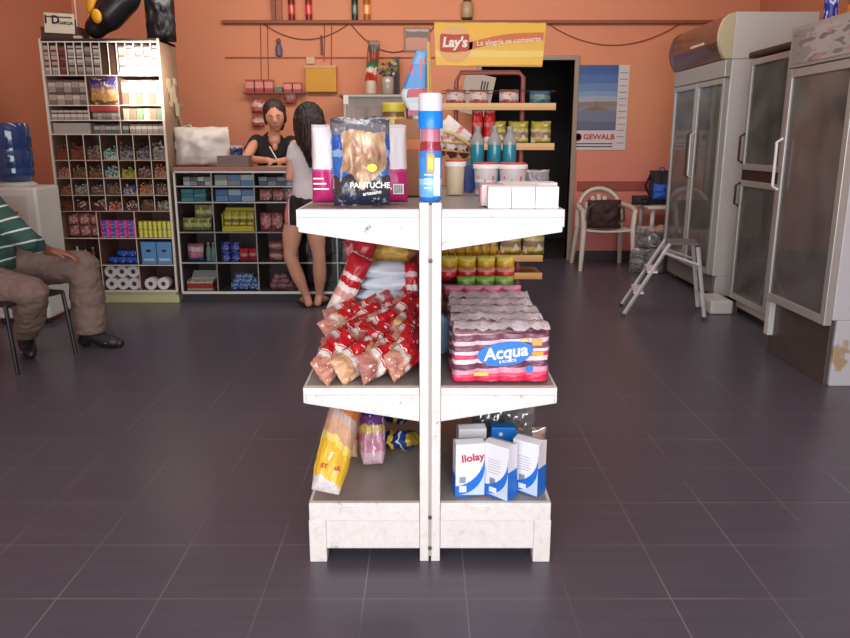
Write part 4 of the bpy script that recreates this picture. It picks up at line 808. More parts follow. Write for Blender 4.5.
# ================================================================== LAY'S RACK
RY = 5.2; rx0 = xx(442, RY, 1.5); rx1 = xx(555, RY, 1.5)
rk = thing('snack_rack', 'wire snack rack with yellow shelves under a yellow crisps sign, behind the white shelf unit', 'display rack', ((rx0+rx1)/2, RY, 0))
hw = (rx1-rx0)/2; PT = mat('pinkish_tube', (176, 104, 94), .4); SY = band('shelf_yellow', 'Z', [(0, (214, 160, 84)), (.5, (226, 178, 104))], 0)
rz = [.435, .56, 1.32, 1.58]
tubeX = xx(522, RY+.15, 1.4)-(rx0+rx1)/2
MB().tube([(-hw+.1, .17, 0), (-hw+.1, .17, 1.74), (-hw+.13, .17, 1.80), (tubeX-.03, .17, 1.80), (tubeX, .17, 1.77), (tubeX, .17, 0)], .016, 10).build('tube_frame', PT, rk, smooth=True)
for sx in (-hw+.1, tubeX): MB().tube([(sx, -.16, .02), (sx, .34, .02)], .016, 8).build('foot_tube', PT, rk, smooth=True)
for z in rz:
    MB().box(-hw, hw-(.05 if z < 1 else 0), 0, .30, z-.012, z).build('shelf', mat('rack_shelf', (190, 140, 90), .5), rk); MB().box(-hw-.002, hw-(.05 if z < 1 else 0)+.002, -.012, 0, z-.034, z+.012).build('price_rail', SY, rk, bevel=.002)
    if z > 1.5: MB().tube([(-hw, 0, z+.09), (hw, 0, z+.09), (hw, .3, z+.09), (-hw, .3, z+.09)], .003, 5, closed=True).build('guard_wire', BLACK, rk)
# sign
p0, p1, p2, p3 = at(434, 22, RY-.02), at(546, 23, RY-.02), at(542, 67, RY-.02), at(436, 66, RY-.02)
sw = p1.x-p0.x; sh = p0.z-p3.z
sg = MB().prism([(p.x-rk.location.x, p.z) for p in (p3, p2, p1, p0)], 'y', -.03, -.018)
sgn = sg.build('header_sign', band('sign_yellow', 'Z', [(0, (200, 148, 30)), (.04, (236, 186, 40)), (.22, (236, 204, 100)), (.36, (230, 180, 44)), (.55, (232, 180, 36)), (.97, (190, 140, 30))], .03), rk)
sx0 = p0.x-rk.location.x; zc = (p0.z+p3.z)/2
rib = []; 
for i in range(15):
    u = i/14; rib.append((sx0+sw*(.27+.71*u), zc-.018-.008*math.cos(u*3)+.055*(1-(1-min(1, u*1.4))**2)))
pts = [(x, z-.022) for x, z in rib]+[(x, z+.026) for x, z in rib[::-1]]
MB().prism(pts, 'y', -.032, -.0305).build('ribbon', mat('ribbon_orange', (206, 110, 56), .5), sgn)
MB().lathe([(.115, 0), (.115, .001)], 32, M=T(sx0+sw*.19, -.031, zc-.0, R(90))).build('sun_disc', mat('disc_pale', (226, 176, 110), .5), sgn)
bad = [(-.095, -.038), (-.088, -.052), (.0, -.058), (.088, -.045), (.095, -.03), (.095, .045), (.085, .055), (0, .052), (-.085, .058), (-.095, .048)]
MB().prism(bad, 'y', -.0345, -.0332, M=T(sx0+sw*.185, 0, zc+.005)).build('badge', mat('badge_red', (186, 66, 40), .5), sgn)
TW = mat('sign_white', (240, 232, 214), .5)
text("Lay's", .084, TW, sgn, (sx0+sw*.185, -.0355, zc+.008), bold=.0035, shear=.15)
text('La alegría se comparte', .046, TW, sgn, (sx0+sw*.67, -.0365, zc+.016), (PI/2, R(-4), 0), bold=.0004, ext=.0015)
# bags on it
lay = band('lays_green', 'Z', [(0, (150, 140, 40)), (.14, (206, 190, 110)), (.3, (150, 130, 110)), (.52, (214, 200, 130)), (.66, (176, 166, 40)), (.88, (206, 196, 90))], .06, spots=((226, 220, 190), 3, .62))
packs('crisps_bag', 'crisps bag', lambda i: 'yellow-green crisps bag, %s from left on the second rack shelf' % ORD[i], lay, .135, .155, .08, [(xx(px, RY+.07, 1.4), RY+.08, 1.322) for px in (496, 518.5, 541)], 71, 'crisps bags on second rack shelf', rot=(0, 0, 0))
packs('crisps_bag', 'crisps bag', lambda i: 'yellow-green crisps bag, %s from left on the low rack shelf' % ORD[i], lay, .15, .19, .09, [(xx(px, RY+.07, .7), RY+.08, .562) for px in (488, 511, 534)], 72, 'crisps bags on low rack shelf', rot=(0, 0, 0))
wp = band('white_pink_bag', 'Z', [(0, (176, 90, 84)), (.3, (222, 208, 200)), (.75, (190, 110, 100))], .2, spots=((196, 110, 100), 4, .64))
packs('snack_bag', 'snack bag', lambda i: 'small white and pink snack bag, %s from left on the top rack shelf' % ORD[i], wp, .13, .10, .09, [(xx(px, RY+.07, 1.6), RY+.08, 1.582) for px in (456, 479, 509)], 73, 'white bags on top rack shelf')
packs('snack_bag', 'snack bag', lambda i: 'small blue-green snack bag at the right end of the top rack shelf', band('teal_bag', 'Z', [(0, (60, 110, 140)), (.4, (120, 150, 130)), (.7, (50, 100, 140))], .2), .14, .09, .08, [(xx(540, RY+.07, 1.6), RY+.08, 1.582)], 74)
packs('red_snack_bag', 'snack bag', lambda i: 'upright red snack bag with pale top, %s of two beside the crisps' % ('left', 'right')[i], band('red_tall', 'Z', [(0, (230, 220, 214)), (.2, (190, 30, 36)), (.5, (220, 110, 104)), (.62, (196, 32, 38)), (.9, (200, 180, 160))], .12), .075, .23, .05, [(xx(477, RY+.07, 1.4), RY+.05, 1.322), (xx(489, RY+.07, 1.4), RY+.05, 1.322)], 75, 'two red snack bags')
# ================================================================== PEOPLE
def ico(c, rx, ry, rz, rot=(0, 0, 0), n=20, m=14, f=None):
    vs = []; fs = []; E = Euler(rot).to_matrix(); c = Vector(c)
    for j in range(m+1):
        th = PI*j/m
        for i in range(n):
            ph = 2*PI*i/n; p = Vector((math.sin(th)*math.cos(ph), math.sin(th)*math.sin(ph), math.cos(th)))
            q = f(p) if f else p
            vs.append(c + E @ Vector((q.x*rx, q.y*ry, q.z*rz)))
    for j in range(m):
        for i in range(n): fs.append((j*n+i, j*n+(i+1) % n, (j+1)*n+(i+1) % n, (j+1)*n+i))
    return vs, fs
def skinned(J, E, root):
    "round limbs: a ball at each joint J name -> (point, radius) and a tapering, slightly swelling limb along each pair in E; union() fuses them"
    m = MB()
    for k in J: m.add(*ico(J[k][0], J[k][1], J[k][1], J[k][1], n=18, m=12))
    for a, b in E:
        p, ra = Vector(J[a][0]), J[a][1]; q, rb = Vector(J[b][0]), J[b][1]
        if (q-p).length < 1e-4: continue
        n = 5; m.tube([p.lerp(q, i/n) for i in range(n+1)], [ra+(rb-ra)*((1-math.cos(PI*i/n))/2) for i in range(n+1)], 18)
    return m.v, m.f
def union(pieces, voxel=.006, smooth=5, disp=None):
    mb = MB()
    for vs, fs in pieces: mb.add(vs, fs)
    o = mb.build('u', WHITE); r = o.modifiers.new('r', 'REMESH'); r.mode = 'VOXEL'; r.voxel_size = voxel
    s_ = o.modifiers.new('s', 'SMOOTH'); s_.factor = .5; s_.iterations = smooth
    bpy.context.view_layer.update(); m2 = bpy.data.meshes.new_from_object(o.evaluated_get(bpy.context.evaluated_depsgraph_get()))
    ns = [v.normal.copy() for v in m2.vertices]; vs = [v.co.copy() for v in m2.vertices]; fs = [tuple(p.vertices) for p in m2.polygons]
    bpy.data.objects.remove(o); bpy.data.meshes.remove(m2)
    if disp: vs = [v + n*disp(v) for v, n in zip(vs, ns)]
    return vs, fs
def folds(amp, sx, sy, sz, seed=0):
    return lambda v: amp*(noise.noise(Vector((v.x*sx+seed, v.y*sy, v.z*sz)))+.5*noise.noise(Vector((v.x*sx*2.3, v.y*sy*2.3+seed, v.z*sz*2.3))))
def face(p):
    x, y, z = p   # face looks to -y
    q = Vector(p)
    w_ = 1.0 if z > -.1 else 1 - .42*((-z-.1)/.9)**1.3
    q.x *= w_ * (1-.05*abs(z)); 
    if y < 0:
        q.y *= .93 if z > .25 else .98
        g_ = lambda cx_, cz, sx_, sz_: math.exp(-((abs(x)-cx_)/sx_)**2-((z-cz)/sz_)**2)
        q.y -= .30*math.exp(-(x/.13)**2)*max(0, min(1, (.12-z)/.34))*(1 if z > -.24 else max(0, 1-(-.24-z)/.07))   # nose
        q.y += .11*g_(.38, .03, .16, .12)            # eye sockets
        q.y -= .05*g_(.0, .22, .6, .08)              # brow
        q.y -= .09*g_(0, -.47, .26, .07)             # lips
        q.y += .04*g_(0, -.61, .3, .05)
        q.y -= .13*g_(0, -.80, .3, .14)              # chin
    if z < -.45 and y > 0: q.y *= 1-.6*(-z-.45)
    return q
def head(c, rot, s=1.0):
    c = Vector(c); E = Euler(rot).to_matrix(); ps = [ico(c, .076*s, .095*s, .116*s, rot, 44, 34, face)]
    for sx in (-1, 1): ps.append(ico(c + E @ Vector((.077*sx*s, .01*s, -.005*s)), .009*s, .02*s, .032*s, rot, 10, 8))
    return ps
def hand(w, d, side_, up=(0, 0, 1), curl=.35, s=1.0, spread=.2):
    "wrist point w, pointing direction d, side_ = +1/-1 thumb side; returns a skinned hand"
    w = Vector(w); d = Vector(d).normalized(); up = Vector(up); lat_ = d.cross(up).normalized()*side_; up = lat_.cross(d).normalized()
    if up.z < 0: up = -up
    J = {'w': (w, .021*s)}; E = []
    J['p'] = (w + d*.045*s, .024*s); E.append(('w', 'p'))
    for i, (o, L_) in enumerate(((.028, .072), (.010, .08), (-.009, .074), (-.027, .058))):
        k0 = w + d*(.085-.006*abs(i-1.3))*s + lat_*o*s
        J['k%d' % i] = (k0, .0105*s); E.append(('p', 'k%d' % i)); p = k0; a = curl*.4
        for j, f in enumerate((.45, .32, .26)):
            dd = (d*math.cos(a) - up*math.sin(a) + lat_*o*spread*6/ .03*.03).normalized(); p = p + dd*L_*f*s; J['f%d%d' % (i, j)] = (p, (.0090, .0084, .0072)[j]*s)
            E.append((('k%d' % i) if j == 0 else 'f%d%d' % (i, j-1), 'f%d%d' % (i, j))); a += curl*1.3
    p = w + d*.03*s + lat_*.03*s; J['t0'] = (p, .013*s); E.append(('p', 't0'))
    for j, L_ in enumerate((.036, .028)):
        p = p + (d*.8 + lat_*.55 - up*(.15+.2*j)).normalized()*L_*s; J['t%d' % (j+1)] = (p, (.0100, .0085)[j]*s); E.append(('t%d' % j, 't%d' % (j+1)))
    return skinned(J, E, 'w')
def chainE(*names): return [(names[i], names[i+1]) for i in range(len(names)-1)]
def foot_mesh(a, toe, r=.035):
    a = Vector(a); toe = Vector(toe); d = (toe-a); d.z = 0; d.normalize(); h = a - d*.045; h.z = .032
    return skinned({'a': (a, r), 'h': (Vector((h.x, h.y, .034)), .032), 'm': (Vector((a.x, a.y, .045))+d*.07, .032), 'b': (Vector((a.x, a.y, .026))+d*.14, .028), 't': (Vector((a.x, a.y, .018))+d*.19, .018)}, [('a', 'h'), ('a', 'm'), ('m', 'b'), ('b', 't')], 'a')
def facebits(parent_mb, c, rot, s, iris=(50, 34, 26)):
    pass
def eyes(par, c, rot, s=1.0, lip=(150, 84, 76)):
    c = Vector(c); E = Euler(rot).to_matrix()
    for sx in (-1, 1):
        p = c + E @ Vector((.029*sx*s, -.0835*s, .004*s)); e = MB(); e.add(*ico(p, .0135*s, .007*s, .0075*s, rot, 14, 10)); e.add(*ico(p + E @ Vector((0, -.0052*s, 0)), .0055*s, .003*s, .006*s, rot, 12, 8), mi=1)
        e.build('eye', [mat('eye_white', (196, 184, 176), .3), mat('iris', (44, 30, 24), .2)], par, smooth='all')
        b = MB(); b.tube([c + E @ Vector((x*sx*s, y*s, z*s)) for x, y, z in ((.014, -.0925, .022), (.028, -.0905, .027), (.043, -.081, .022))], [.0022*s, .0032*s, .0018*s], 6); b.build('eyebrow', mat('brow_hair', (52, 34, 26), .8), par, smooth='all')
    l = MB(); l.add(*ico(c + E @ Vector((0, -.096*s, -.054*s)), .023*s, .007*s, .0065*s, rot, 16, 8)); l.build('lips', mat('lips_%d' % lip[0], lip, .45), par, smooth='all')
SKIN_F = mat('fair_skin', (206, 152, 128), .5, var=.05, scale=14); SKIN_W = mat('warm_skin', (214, 150, 122), .5, var=.05, scale=14); SKIN_M = mat('tanned_skin', (150, 96, 76), .55, var=.06, scale=14)
HAIR = mat('dark_hair', (34, 22, 22), .5, var=.3, scale=40)

# ---- girl at the counter
GYo = 6.06
g_ = lambda x, y, dy=0: at(x, y, GYo+dy)
J = {'pel': (g_(306, 203), .095), 'wai': (g_(305, 181, .03), .082), 'che': (g_(305, 160, .06), .10), 'nb': (g_(307, 143, .08), .055), 'nk': (g_(308, 134, .09), .045), 'hd': (g_(308, 126, .10), .045),
     'ls': (g_(293.5, 149, .06), .042), 'le': (g_(290, 178, .0), .034), 'lw': (at(297, 166, 6.32), .024), 'rs': (g_(320, 150, .08), .042), 're': (g_(325, 178, .0), .034), 'rw': (at(318, 166, 6.32), .024),
     'lh': (g_(298, 208), .088), 'lt': (g_(292, 234), .078), 'lk': (g_(290, 256), .053), 'lc': (g_(297, 274, .03), .055), 'la': (g_(307, 298, .06), .032),
     'rh': (g_(315, 209), .088), 'rt': (g_(316, 234), .074), 'rk': (g_(319, 256), .052), 'rc': (g_(320, 274, .03), .054), 'ra': (g_(319.5, 298, .09), .032)}
for k in ('lw', 'rw'): J[k][0].z = KZ+.055
for k in ('la', 'ra'): J[k][0].z = .085
E = chainE('pel', 'wai', 'che', 'nb', 'nk', 'hd')+chainE('che', 'ls', 'le', 'lw')+chainE('che', 'rs', 're', 'rw')+chainE('pel', 'lh', 'lt', 'lk', 'lc', 'la')+chainE('pel', 'rh', 'rt', 'rk', 'rc', 'ra')
hc = g_(308, 119.5, .10); hrot = (R(-4), 0, R(160))
parts_ = [skinned(J, E, 'pel')] + head(hc, hrot, .98)
parts_ += [hand(J['lw'][0], (.25, 1, -.25), 1, s=.9, curl=.2), hand(J['rw'][0], (-.25, 1, -.25), -1, s=.9, curl=.2)]
parts_ += [foot_mesh(J['la'][0]+Vector((0, 0, 0)), J['la'][0]+Vector((-.06, .13, 0)), .033), foot_mesh(J['ra'][0], J['ra'][0]+Vector((.03, .13, 0)), .033)]
pv = union(parts_, .0065, 7)
t = MB(); t.add(*pv); girl = t.build('person', SKIN_F, smooth='all')
tag(girl, 'person with long dark hair, white top and black shorts leaning on the counter, back turned', 'person')
# clothes
TJ = {'a': (g_(306, 197), .108), 'b': (g_(305, 181, .03), .096), 'c': (g_(305, 161, .06), .116), 'd': (g_(307, 147, .07), .07), 'ls': (g_(294, 149, .06), .054), 'l2': (g_(292.5, 158, .045), .048), 'rs': (g_(320, 150, .08), .054), 'r2': (g_(322, 160, .05), .048)}
tv = union([skinned(TJ, chainE('a', 'b', 'c', 'd')+[('c', 'ls'), ('ls', 'l2'), ('c', 'rs'), ('rs', 'r2')], 'b')], .007, 7, folds(.006, 12, 12, 7))
t = MB(); t.add(*tv); t.build('white_top', mat('white_cotton', (214, 206, 208), .8, var=.03), girl, smooth='all')
SJ = {'p': (g_(306, 201), .112), 'lh': (g_(299, 205), .098), 'l2': (g_(295, 219), .094), 'rh': (g_(314.5, 206), .098), 'r2': (g_(316, 219), .092)}
sv = union([skinned(SJ, [('p', 'lh'), ('lh', 'l2'), ('p', 'rh'), ('rh', 'r2')], 'p')], .007, 7, folds(.004, 10, 10, 10))
shm, N_, L_, b_ = new_mat('sport_shorts'); b_.inputs['Roughness'].default_value = .7
tc = N_.new('ShaderNodeTexCoord'); sp_ = N_.new('ShaderNodeSeparateXYZ'); L_.new(tc.outputs['Generated'], sp_.inputs[0]); r1 = N_.new('ShaderNodeValToRGB'); r1.color_ramp.interpolation = 'CONSTANT'
e = r1.color_ramp.elements; e[0].position = 0; e[0].color = lin((24, 22, 28)); e[1].position = .055; e[1].color = lin((230, 120, 116)); 
for p_, c_2 in ((.15, (230, 220, 220)), (.175, (24, 22, 28)), (.955, (230, 220, 220))): q = e.new(p_); q.color = lin(c_2)
L_.new(sp_.outputs[0], r1.inputs[0]); r2 = N_.new('ShaderNodeMath'); r2.operation = 'LESS_THAN'; r2.inputs[1].default_value = .09; L_.new(sp_.outputs[2], r2.inputs[0])
mx = N_.new('ShaderNodeMix'); mx.data_type = 'RGBA'; L_.new(r2.outputs[0], mx.inputs[0]); L_.new(r1.outputs[0], mx.inputs[6]); mx.inputs[7].default_value = lin((214, 206, 204)); L_.new(mx.outputs[2], b_.inputs['Base Color'])
t = MB(); t.add(*sv); t.build('shorts', shm, girl, smooth='all', label='black sports shorts with pink side stripe and white hem')
hp = [ico(hc+Vector((.012, -.02, .012)), .118, .112, .124, (0, 0, 0), 28, 20)]
HJ = {'0': (g_(309, 112, .06), .08), '1': (g_(311, 126, -.0), .118), '2': (g_(314, 143, -.06), .10), '3': (g_(316, 156, -.08), .07), '4': (g_(318, 171, -.08), .03)}
hp.append(skinned(HJ, chainE('0', '1', '2', '3', '4'), '1'))
hp.append(skinned({'0': (g_(300, 120, .04), .055), '1': (g_(301.5, 138, -.02), .05), '2': (g_(307, 153, -.07), .03), '3': (g_(310, 166, -.08), .014)}, chainE('0', '1', '2', '3'), '1'))
hv = union(hp, .006, 2, lambda v: .007*noise.noise(Vector((v.x*60, v.y*50, v.z*5)))+.005*noise.noise(Vector((v.x*140, v.y*100, v.z*8))))
t = MB(); t.add(*hv); t.build('hair', HAIR, girl, smooth='all', label='long straight dark hair')
for k, dx in (('la', -.06), ('ra', .03)):
    a = J[k][0]; dr = Vector((dx, .13, 0)).normalized(); t = MB(); n = 20; pl = []
    for i in range(n):
        an = 2*PI*i/n; u, v = math.cos(an), math.sin(an); c0_ = Vector((a.x, a.y, 0))+dr*.07; sd = Vector((dr.y, -dr.x, 0)); q = c0_+dr*u*.135+sd*v*(.042+.006*u); pl.append((q.x, q.y))
    t.prism(pl, 'z', 0.001, .014); sd = Vector((dr.y, -dr.x, 0)); c1 = Vector((a.x, a.y, .014))+dr*.09; t.tube([c1-sd*.042, c1-sd*.02+Vector((0, 0, .04)), c1+dr*.05+Vector((0, 0, .03)), c1+sd*.02+Vector((0, 0, .04)), c1+sd*.042], .004, 6)
    t.build('flip_flop', BLACK, girl)

# ---- woman behind the counter
WY = 6.98
w_ = lambda x, y, dy=0: at(x, y, WY+dy)
J = {'pel': (w_(272, 197, .06), .105), 'wai': (w_(272, 176, .04), .095), 'che': (w_(272, 157, .0), .115), 'nb': (w_(274, 137, -.05), .06), 'nk': (w_(275, 131, -.07), .048), 'hd': (w_(275, 123, -.09), .05),
     'ls': (w_(256.5, 140.5, -.02), .05), 'le': (at(245, 160, 6.72), .042), 'lw': (at(268, 162, 6.52), .027), 'rs': (w_(292, 142, -.02), .05), 're': (at(300, 162, 6.72), .04), 'rw': (at(284, 163, 6.50), .027),
     'lh': (w_(263, 202, .06), .09), 'lk': (w_(264, 245, .04), .06), 'la': (w_(264, 280, .06), .04), 'rh': (w_(281, 202, .06), .09), 'rk': (w_(281, 245, .04), .06), 'ra': (w_(281, 280, .06), .04)}
for k in ('lw', 'rw'): J[k][0].z = KZ+.05
for k in ('le', 're'): J[k][0].z = KZ+.05
for k in ('la', 'ra'): J[k][0].z = .085
E = chainE('pel', 'wai', 'che', 'nb', 'nk', 'hd')+chainE('che', 'ls', 'le', 'lw')+chainE('che', 'rs', 're', 'rw')+chainE('pel', 'lh', 'lk', 'la')+chainE('pel', 'rh', 'rk', 'ra')
hc = w_(275, 116.5, -.14); hrot = (R(12), R(-5), R(8))
pv = union([skinned(J, E, 'pel')] + head(hc, hrot, 1.15) + [hand(J['lw'][0], (1, -.05, -.12), -1, s=.95, curl=.7), hand(J['rw'][0], (-1, -.15, -.10), 1, s=.95, curl=.4)] + [foot_mesh(J['la'][0], J['la'][0]+Vector((0, -.13, 0))), foot_mesh(J['ra'][0], J['ra'][0]+Vector((0, -.13, 0)))], .0065, 7)
t = MB(); t.add(*pv); wom = t.build('person', SKIN_W, smooth='all')
tag(wom, 'person in a black V-neck top with tied-back dark hair writing behind the counter', 'person')
eyes(wom, hc, hrot, 1.15)
neckp = w_(274, 138, -.06)
def vcut(v): 
    return folds(.006, 11, 11, 8, 3)(v)
TJ = {'a': (w_(272, 190, .06), .125), 'b': (w_(272, 176, .04), .112), 'c': (w_(272, 158, .0), .132), 'd': (w_(273, 144, -.0), .115), 'ls': (w_(257, 141.5, -.02), .068), 'l2': (w_(251, 151, -.10), .066), 'rs': (w_(291, 143, -.02), .068), 'r2': (w_(295.5, 153, -.10), .062)}
tv = union([skinned(TJ, chainE('a', 'b', 'c', 'd')+[('c', 'ls'), ('ls', 'l2'), ('c', 'rs'), ('rs', 'r2')], 'b')], .007, 7, vcut)
t = MB(); t.add(*tv); t.build('black_top', mat('black_cotton', (30, 28, 30), .85, var=.2), wom, smooth='all')
# V of skin at the neckline
c0_ = w_(274.5, 141, -.13); vn = MB(); vn.add(*union([ico(w_(274.5, 140, -.100), .052, .05, .055, (R(-20), 0, 0)), ico(w_(275, 146, -.118), .026, .03, .045, (R(-10), 0, 0))], .005, 3)); vn.build('neckline', SKIN_W, wom, smooth='all', label='bare skin in the V of the black top')
PJ = {'p': (w_(272, 198, .06), .12), 'lh': (w_(263, 204, .06), .10), 'lk': (w_(264, 245, .04), .075), 'la': (w_(264, 278, .06), .065), 'rh': (w_(281, 204, .06), .10), 'rk': (w_(281, 245, .04), .075), 'ra': (w_(281, 278, .06), .065)}
t = MB(); t.add(*union([skinned(PJ, chainE('p', 'lh', 'lk', 'la')+chainE('p', 'rh', 'rk', 'ra'), 'p')], .009, 2)); t.build('trousers', mat('dark_jeans', (50, 52, 66), .8), wom, smooth='all')
Eh = Euler(hrot).to_matrix()
hv = union([ico(hc + Eh @ Vector((0, .022, .048)), .100, .106, .104, hrot, 30, 22), ico(hc + Eh @ Vector((-.082, .0, -.004)), .018, .05, .065, hrot), ico(hc + Eh @ Vector((.082, .0, -.004)), .018, .05, .06, hrot), ico(hc + Eh @ Vector((.02, .09, -.07)), .055, .055, .08, hrot)], .006, 2, lambda v: .004*noise.noise(v*70))
t = MB(); t.add(*hv); t.build('hair', mat('brown_black_hair', (48, 30, 26), .55, var=.3, scale=40), wom, smooth='all', label='dark hair tied back')
# pen
hpnt = J['lw'][0]+Vector((.075, -.01, .03)); pen = MB().tube([hpnt+Vector((.015, -.02, -.055)), hpnt+Vector((.005, -.015, -.02)), hpnt+Vector((-.055, .0, .085))], [.001, .0055, .0055], 8).build('pen', mat('white_pen', (235, 232, 226), .4), smooth=True); tag(pen, 'white pen held in the hand of the woman in black', 'pen')
o = MB().box(-.09, .09, -.06, .06, 0, .002).build('notepad', mat('paper_white', (214, 204, 194), .7), loc=(J['lw'][0].x+.10, 6.44, KZ+.001)); tag(o, 'small white paper under the writing hand on the counter', 'paper')

# ---- seated man
m_ = lambda x, y, Y: at(x, y, Y)
J = {'pel': (m_(-22, 276, 4.66), .13), 'wai': (m_(-16, 252, 4.70), .15), 'che': (m_(-28, 216, 4.74), .15), 'nb': (m_(-38, 188, 4.76), .08), 'nk': (m_(-39, 178, 4.74), .062), 'hd': (m_(-39, 170, 4.73), .06),
     'rs': (m_(-14, 202, 4.60), .062), 're': (m_(24, 238, 4.48), .048), 'rw': (m_(49, 251, 4.72), .031), 'ls': (m_(-52, 200, 4.86), .06), 'le': (m_(-66, 240, 4.72), .045), 'lw': (m_(-30, 262, 4.55), .03),
     'fh': (m_(-10, 274, 4.80), .105), 'fm': (m_(44, 268, 4.88), .08), 'fk': (m_(86, 263, 4.88), .062), 'fc': (m_(90, 300, 4.88), .06), 'fa': (m_(91, 338, 4.86), .042),
     'nh': (m_(-22, 284, 4.55), .105), 'nm': (m_(6, 288, 4.45), .08), 'nkn': (m_(31, 293, 4.41), .058), 'nc': (m_(30, 322, 4.56), .055), 'na': (m_(26, 342, 4.72), .042)}
J['fa'][0].z = .10; J['na'][0].z = .12
E = chainE('pel', 'wai', 'che', 'nb', 'nk', 'hd')+chainE('che', 'rs', 're', 'rw')+chainE('che', 'ls', 'le', 'lw')+chainE('pel', 'fh', 'fm', 'fk', 'fc', 'fa')+chainE('pel', 'nh', 'nm', 'nkn', 'nc', 'na')
hc = m_(-38, 161, 4.72); hrot = (R(6), 0, R(62))
hd_ = hand(J['rw'][0]+Vector((.0, .01, .0)), (1, .35, -.28), 1, curl=.30, s=1.15, spread=.35)
pv = union([skinned(J, E, 'pel')] + head(hc, hrot, 1.05) + [hd_, hand(J['lw'][0], (1, -.2, -.3), -1, curl=.3, s=1.05)], .0065, 7)
t = MB(); t.add(*pv); man = t.build('person', SKIN_M, smooth='all')
tag(man, 'seated person in green striped polo shirt and taupe trousers, hand on knee, at left edge', 'person')
eyes(man, hc, hrot, 1.05, (130, 76, 66))
t = MB(); t.add(*union([ico(hc + Euler(hrot).to_matrix() @ Vector((0, .024, .036)), .090, .098, .104, hrot, 30, 22)], .006, 2)); t.build('hair', mat('grey_hair', (96, 90, 86), .7), man, smooth='all')
def stripes():
    m, N, L, b = new_mat('green_striped_polo'); b.inputs['Roughness'].default_value = .85
    tc = N.new('ShaderNodeTexCoord'); nz = N.new('ShaderNodeTexNoise'); nz.inputs['Scale'].default_value = 3; L.new(tc.outputs['Object'], nz.inputs['Vector'])
    sp = N.new('ShaderNodeSeparateXYZ'); L.new(tc.outputs['Object'], sp.inputs[0])
    a = N.new('ShaderNodeMath'); a.operation = 'MULTIPLY_ADD'; L.new(nz.outputs['Fac'], a.inputs[0]); a.inputs[1].default_value = .06; L.new(sp.outputs[2], a.inputs[2])
    a2 = N.new('ShaderNodeMath'); a2.operation = 'MULTIPLY_ADD'; L.new(sp.outputs[0], a2.inputs[0]); a2.inputs[1].default_value = -.22; L.new(a.outputs[0], a2.inputs[2])
    f = N.new('ShaderNodeMath'); f.operation = 'MULTIPLY'; L.new(a2.outputs[0], f.inputs[0]); f.inputs[1].default_value = 13
    fr = N.new('ShaderNodeMath'); fr.operation = 'FRACT'; L.new(f.outputs[0], fr.inputs[0]); g = N.new('ShaderNodeMath'); g.operation = 'LESS_THAN'; g.inputs[1].default_value = .13; L.new(fr.outputs[0], g.inputs[0])
    mx = N.new('ShaderNodeMix'); mx.data_type = 'RGBA'; L.new(g.outputs[0], mx.inputs[0]); mx.inputs[6].default_value = lin((48, 82, 74)); mx.inputs[7].default_value = lin((206, 214, 208)); L.new(mx.outputs[2], b.inputs['Base Color']); return m
TJ = {'a': (m_(-12, 262, 4.70), .165), 'b': (m_(-14, 248, 4.70), .175), 'c': (m_(-26, 218, 4.74), .168), 'd': (m_(-34, 198, 4.75), .10), 'rs': (m_(-13, 203, 4.60), .082), 'r2': (m_(8, 224, 4.53), .078), 'r3': (m_(27, 239.5, 4.49), .066), 'r4': (m_(36, 244, 4.58), .056), 'ls': (m_(-52, 202, 4.86), .08), 'l2': (m_(-60, 222, 4.80), .07)}
t = MB(); t.add(*union([skinned(TJ, chainE('a', 'b', 'c', 'd')+chainE('c', 'rs', 'r2', 'r3', 'r4')+chainE('c', 'ls', 'l2'), 'b')], .0075, 7, folds(.009, 9, 9, 12, 5))); t.build('polo_shirt', stripes(), man, smooth='all', label='dark green polo shirt with thin white stripes')
PJ = {'p': (m_(-20, 274, 4.68), .15), 'fh': (m_(-6, 273, 4.80), .125), 'fm': (m_(44, 268, 4.88), .118), 'fk': (m_(83, 266, 4.88), .104), 'fc': (m_(88, 300, 4.88), .108), 'fa': (m_(90, 331, 4.87), .112),
      'nh': (m_(-20, 284, 4.55), .128), 'nm': (m_(6, 288, 4.45), .122), 'nkn': (m_(31, 293, 4.405), .104), 'nc': (m_(29, 321, 4.56), .088), 'na': (m_(26, 336, 4.69), .074)}
PJ['fa'][0].z = .125; PJ['na'][0].z = .15
f1 = folds(.013, 8, 8, 13, 9); f2 = folds(.008, 19, 19, 26, 4)
tv = union([skinned(PJ, chainE('p', 'fh', 'fm', 'fk', 'fc', 'fa')+chainE('p', 'nh', 'nm', 'nkn', 'nc', 'na'), 'p')], .0075, 5, lambda v: f1(v)-abs(f2(v)))
tv = ([Vector((v.x, v.y, v.z if v.z > .105 else .105-.10*(0))) for v in tv[0]], tv[1])
t = MB(); t.add(*tv); t.build('trousers', mat('taupe_trousers', (118, 97, 88), .85, var=.08), man, smooth='all')
SH = mat('black_shoe', (30, 28, 34), .45)
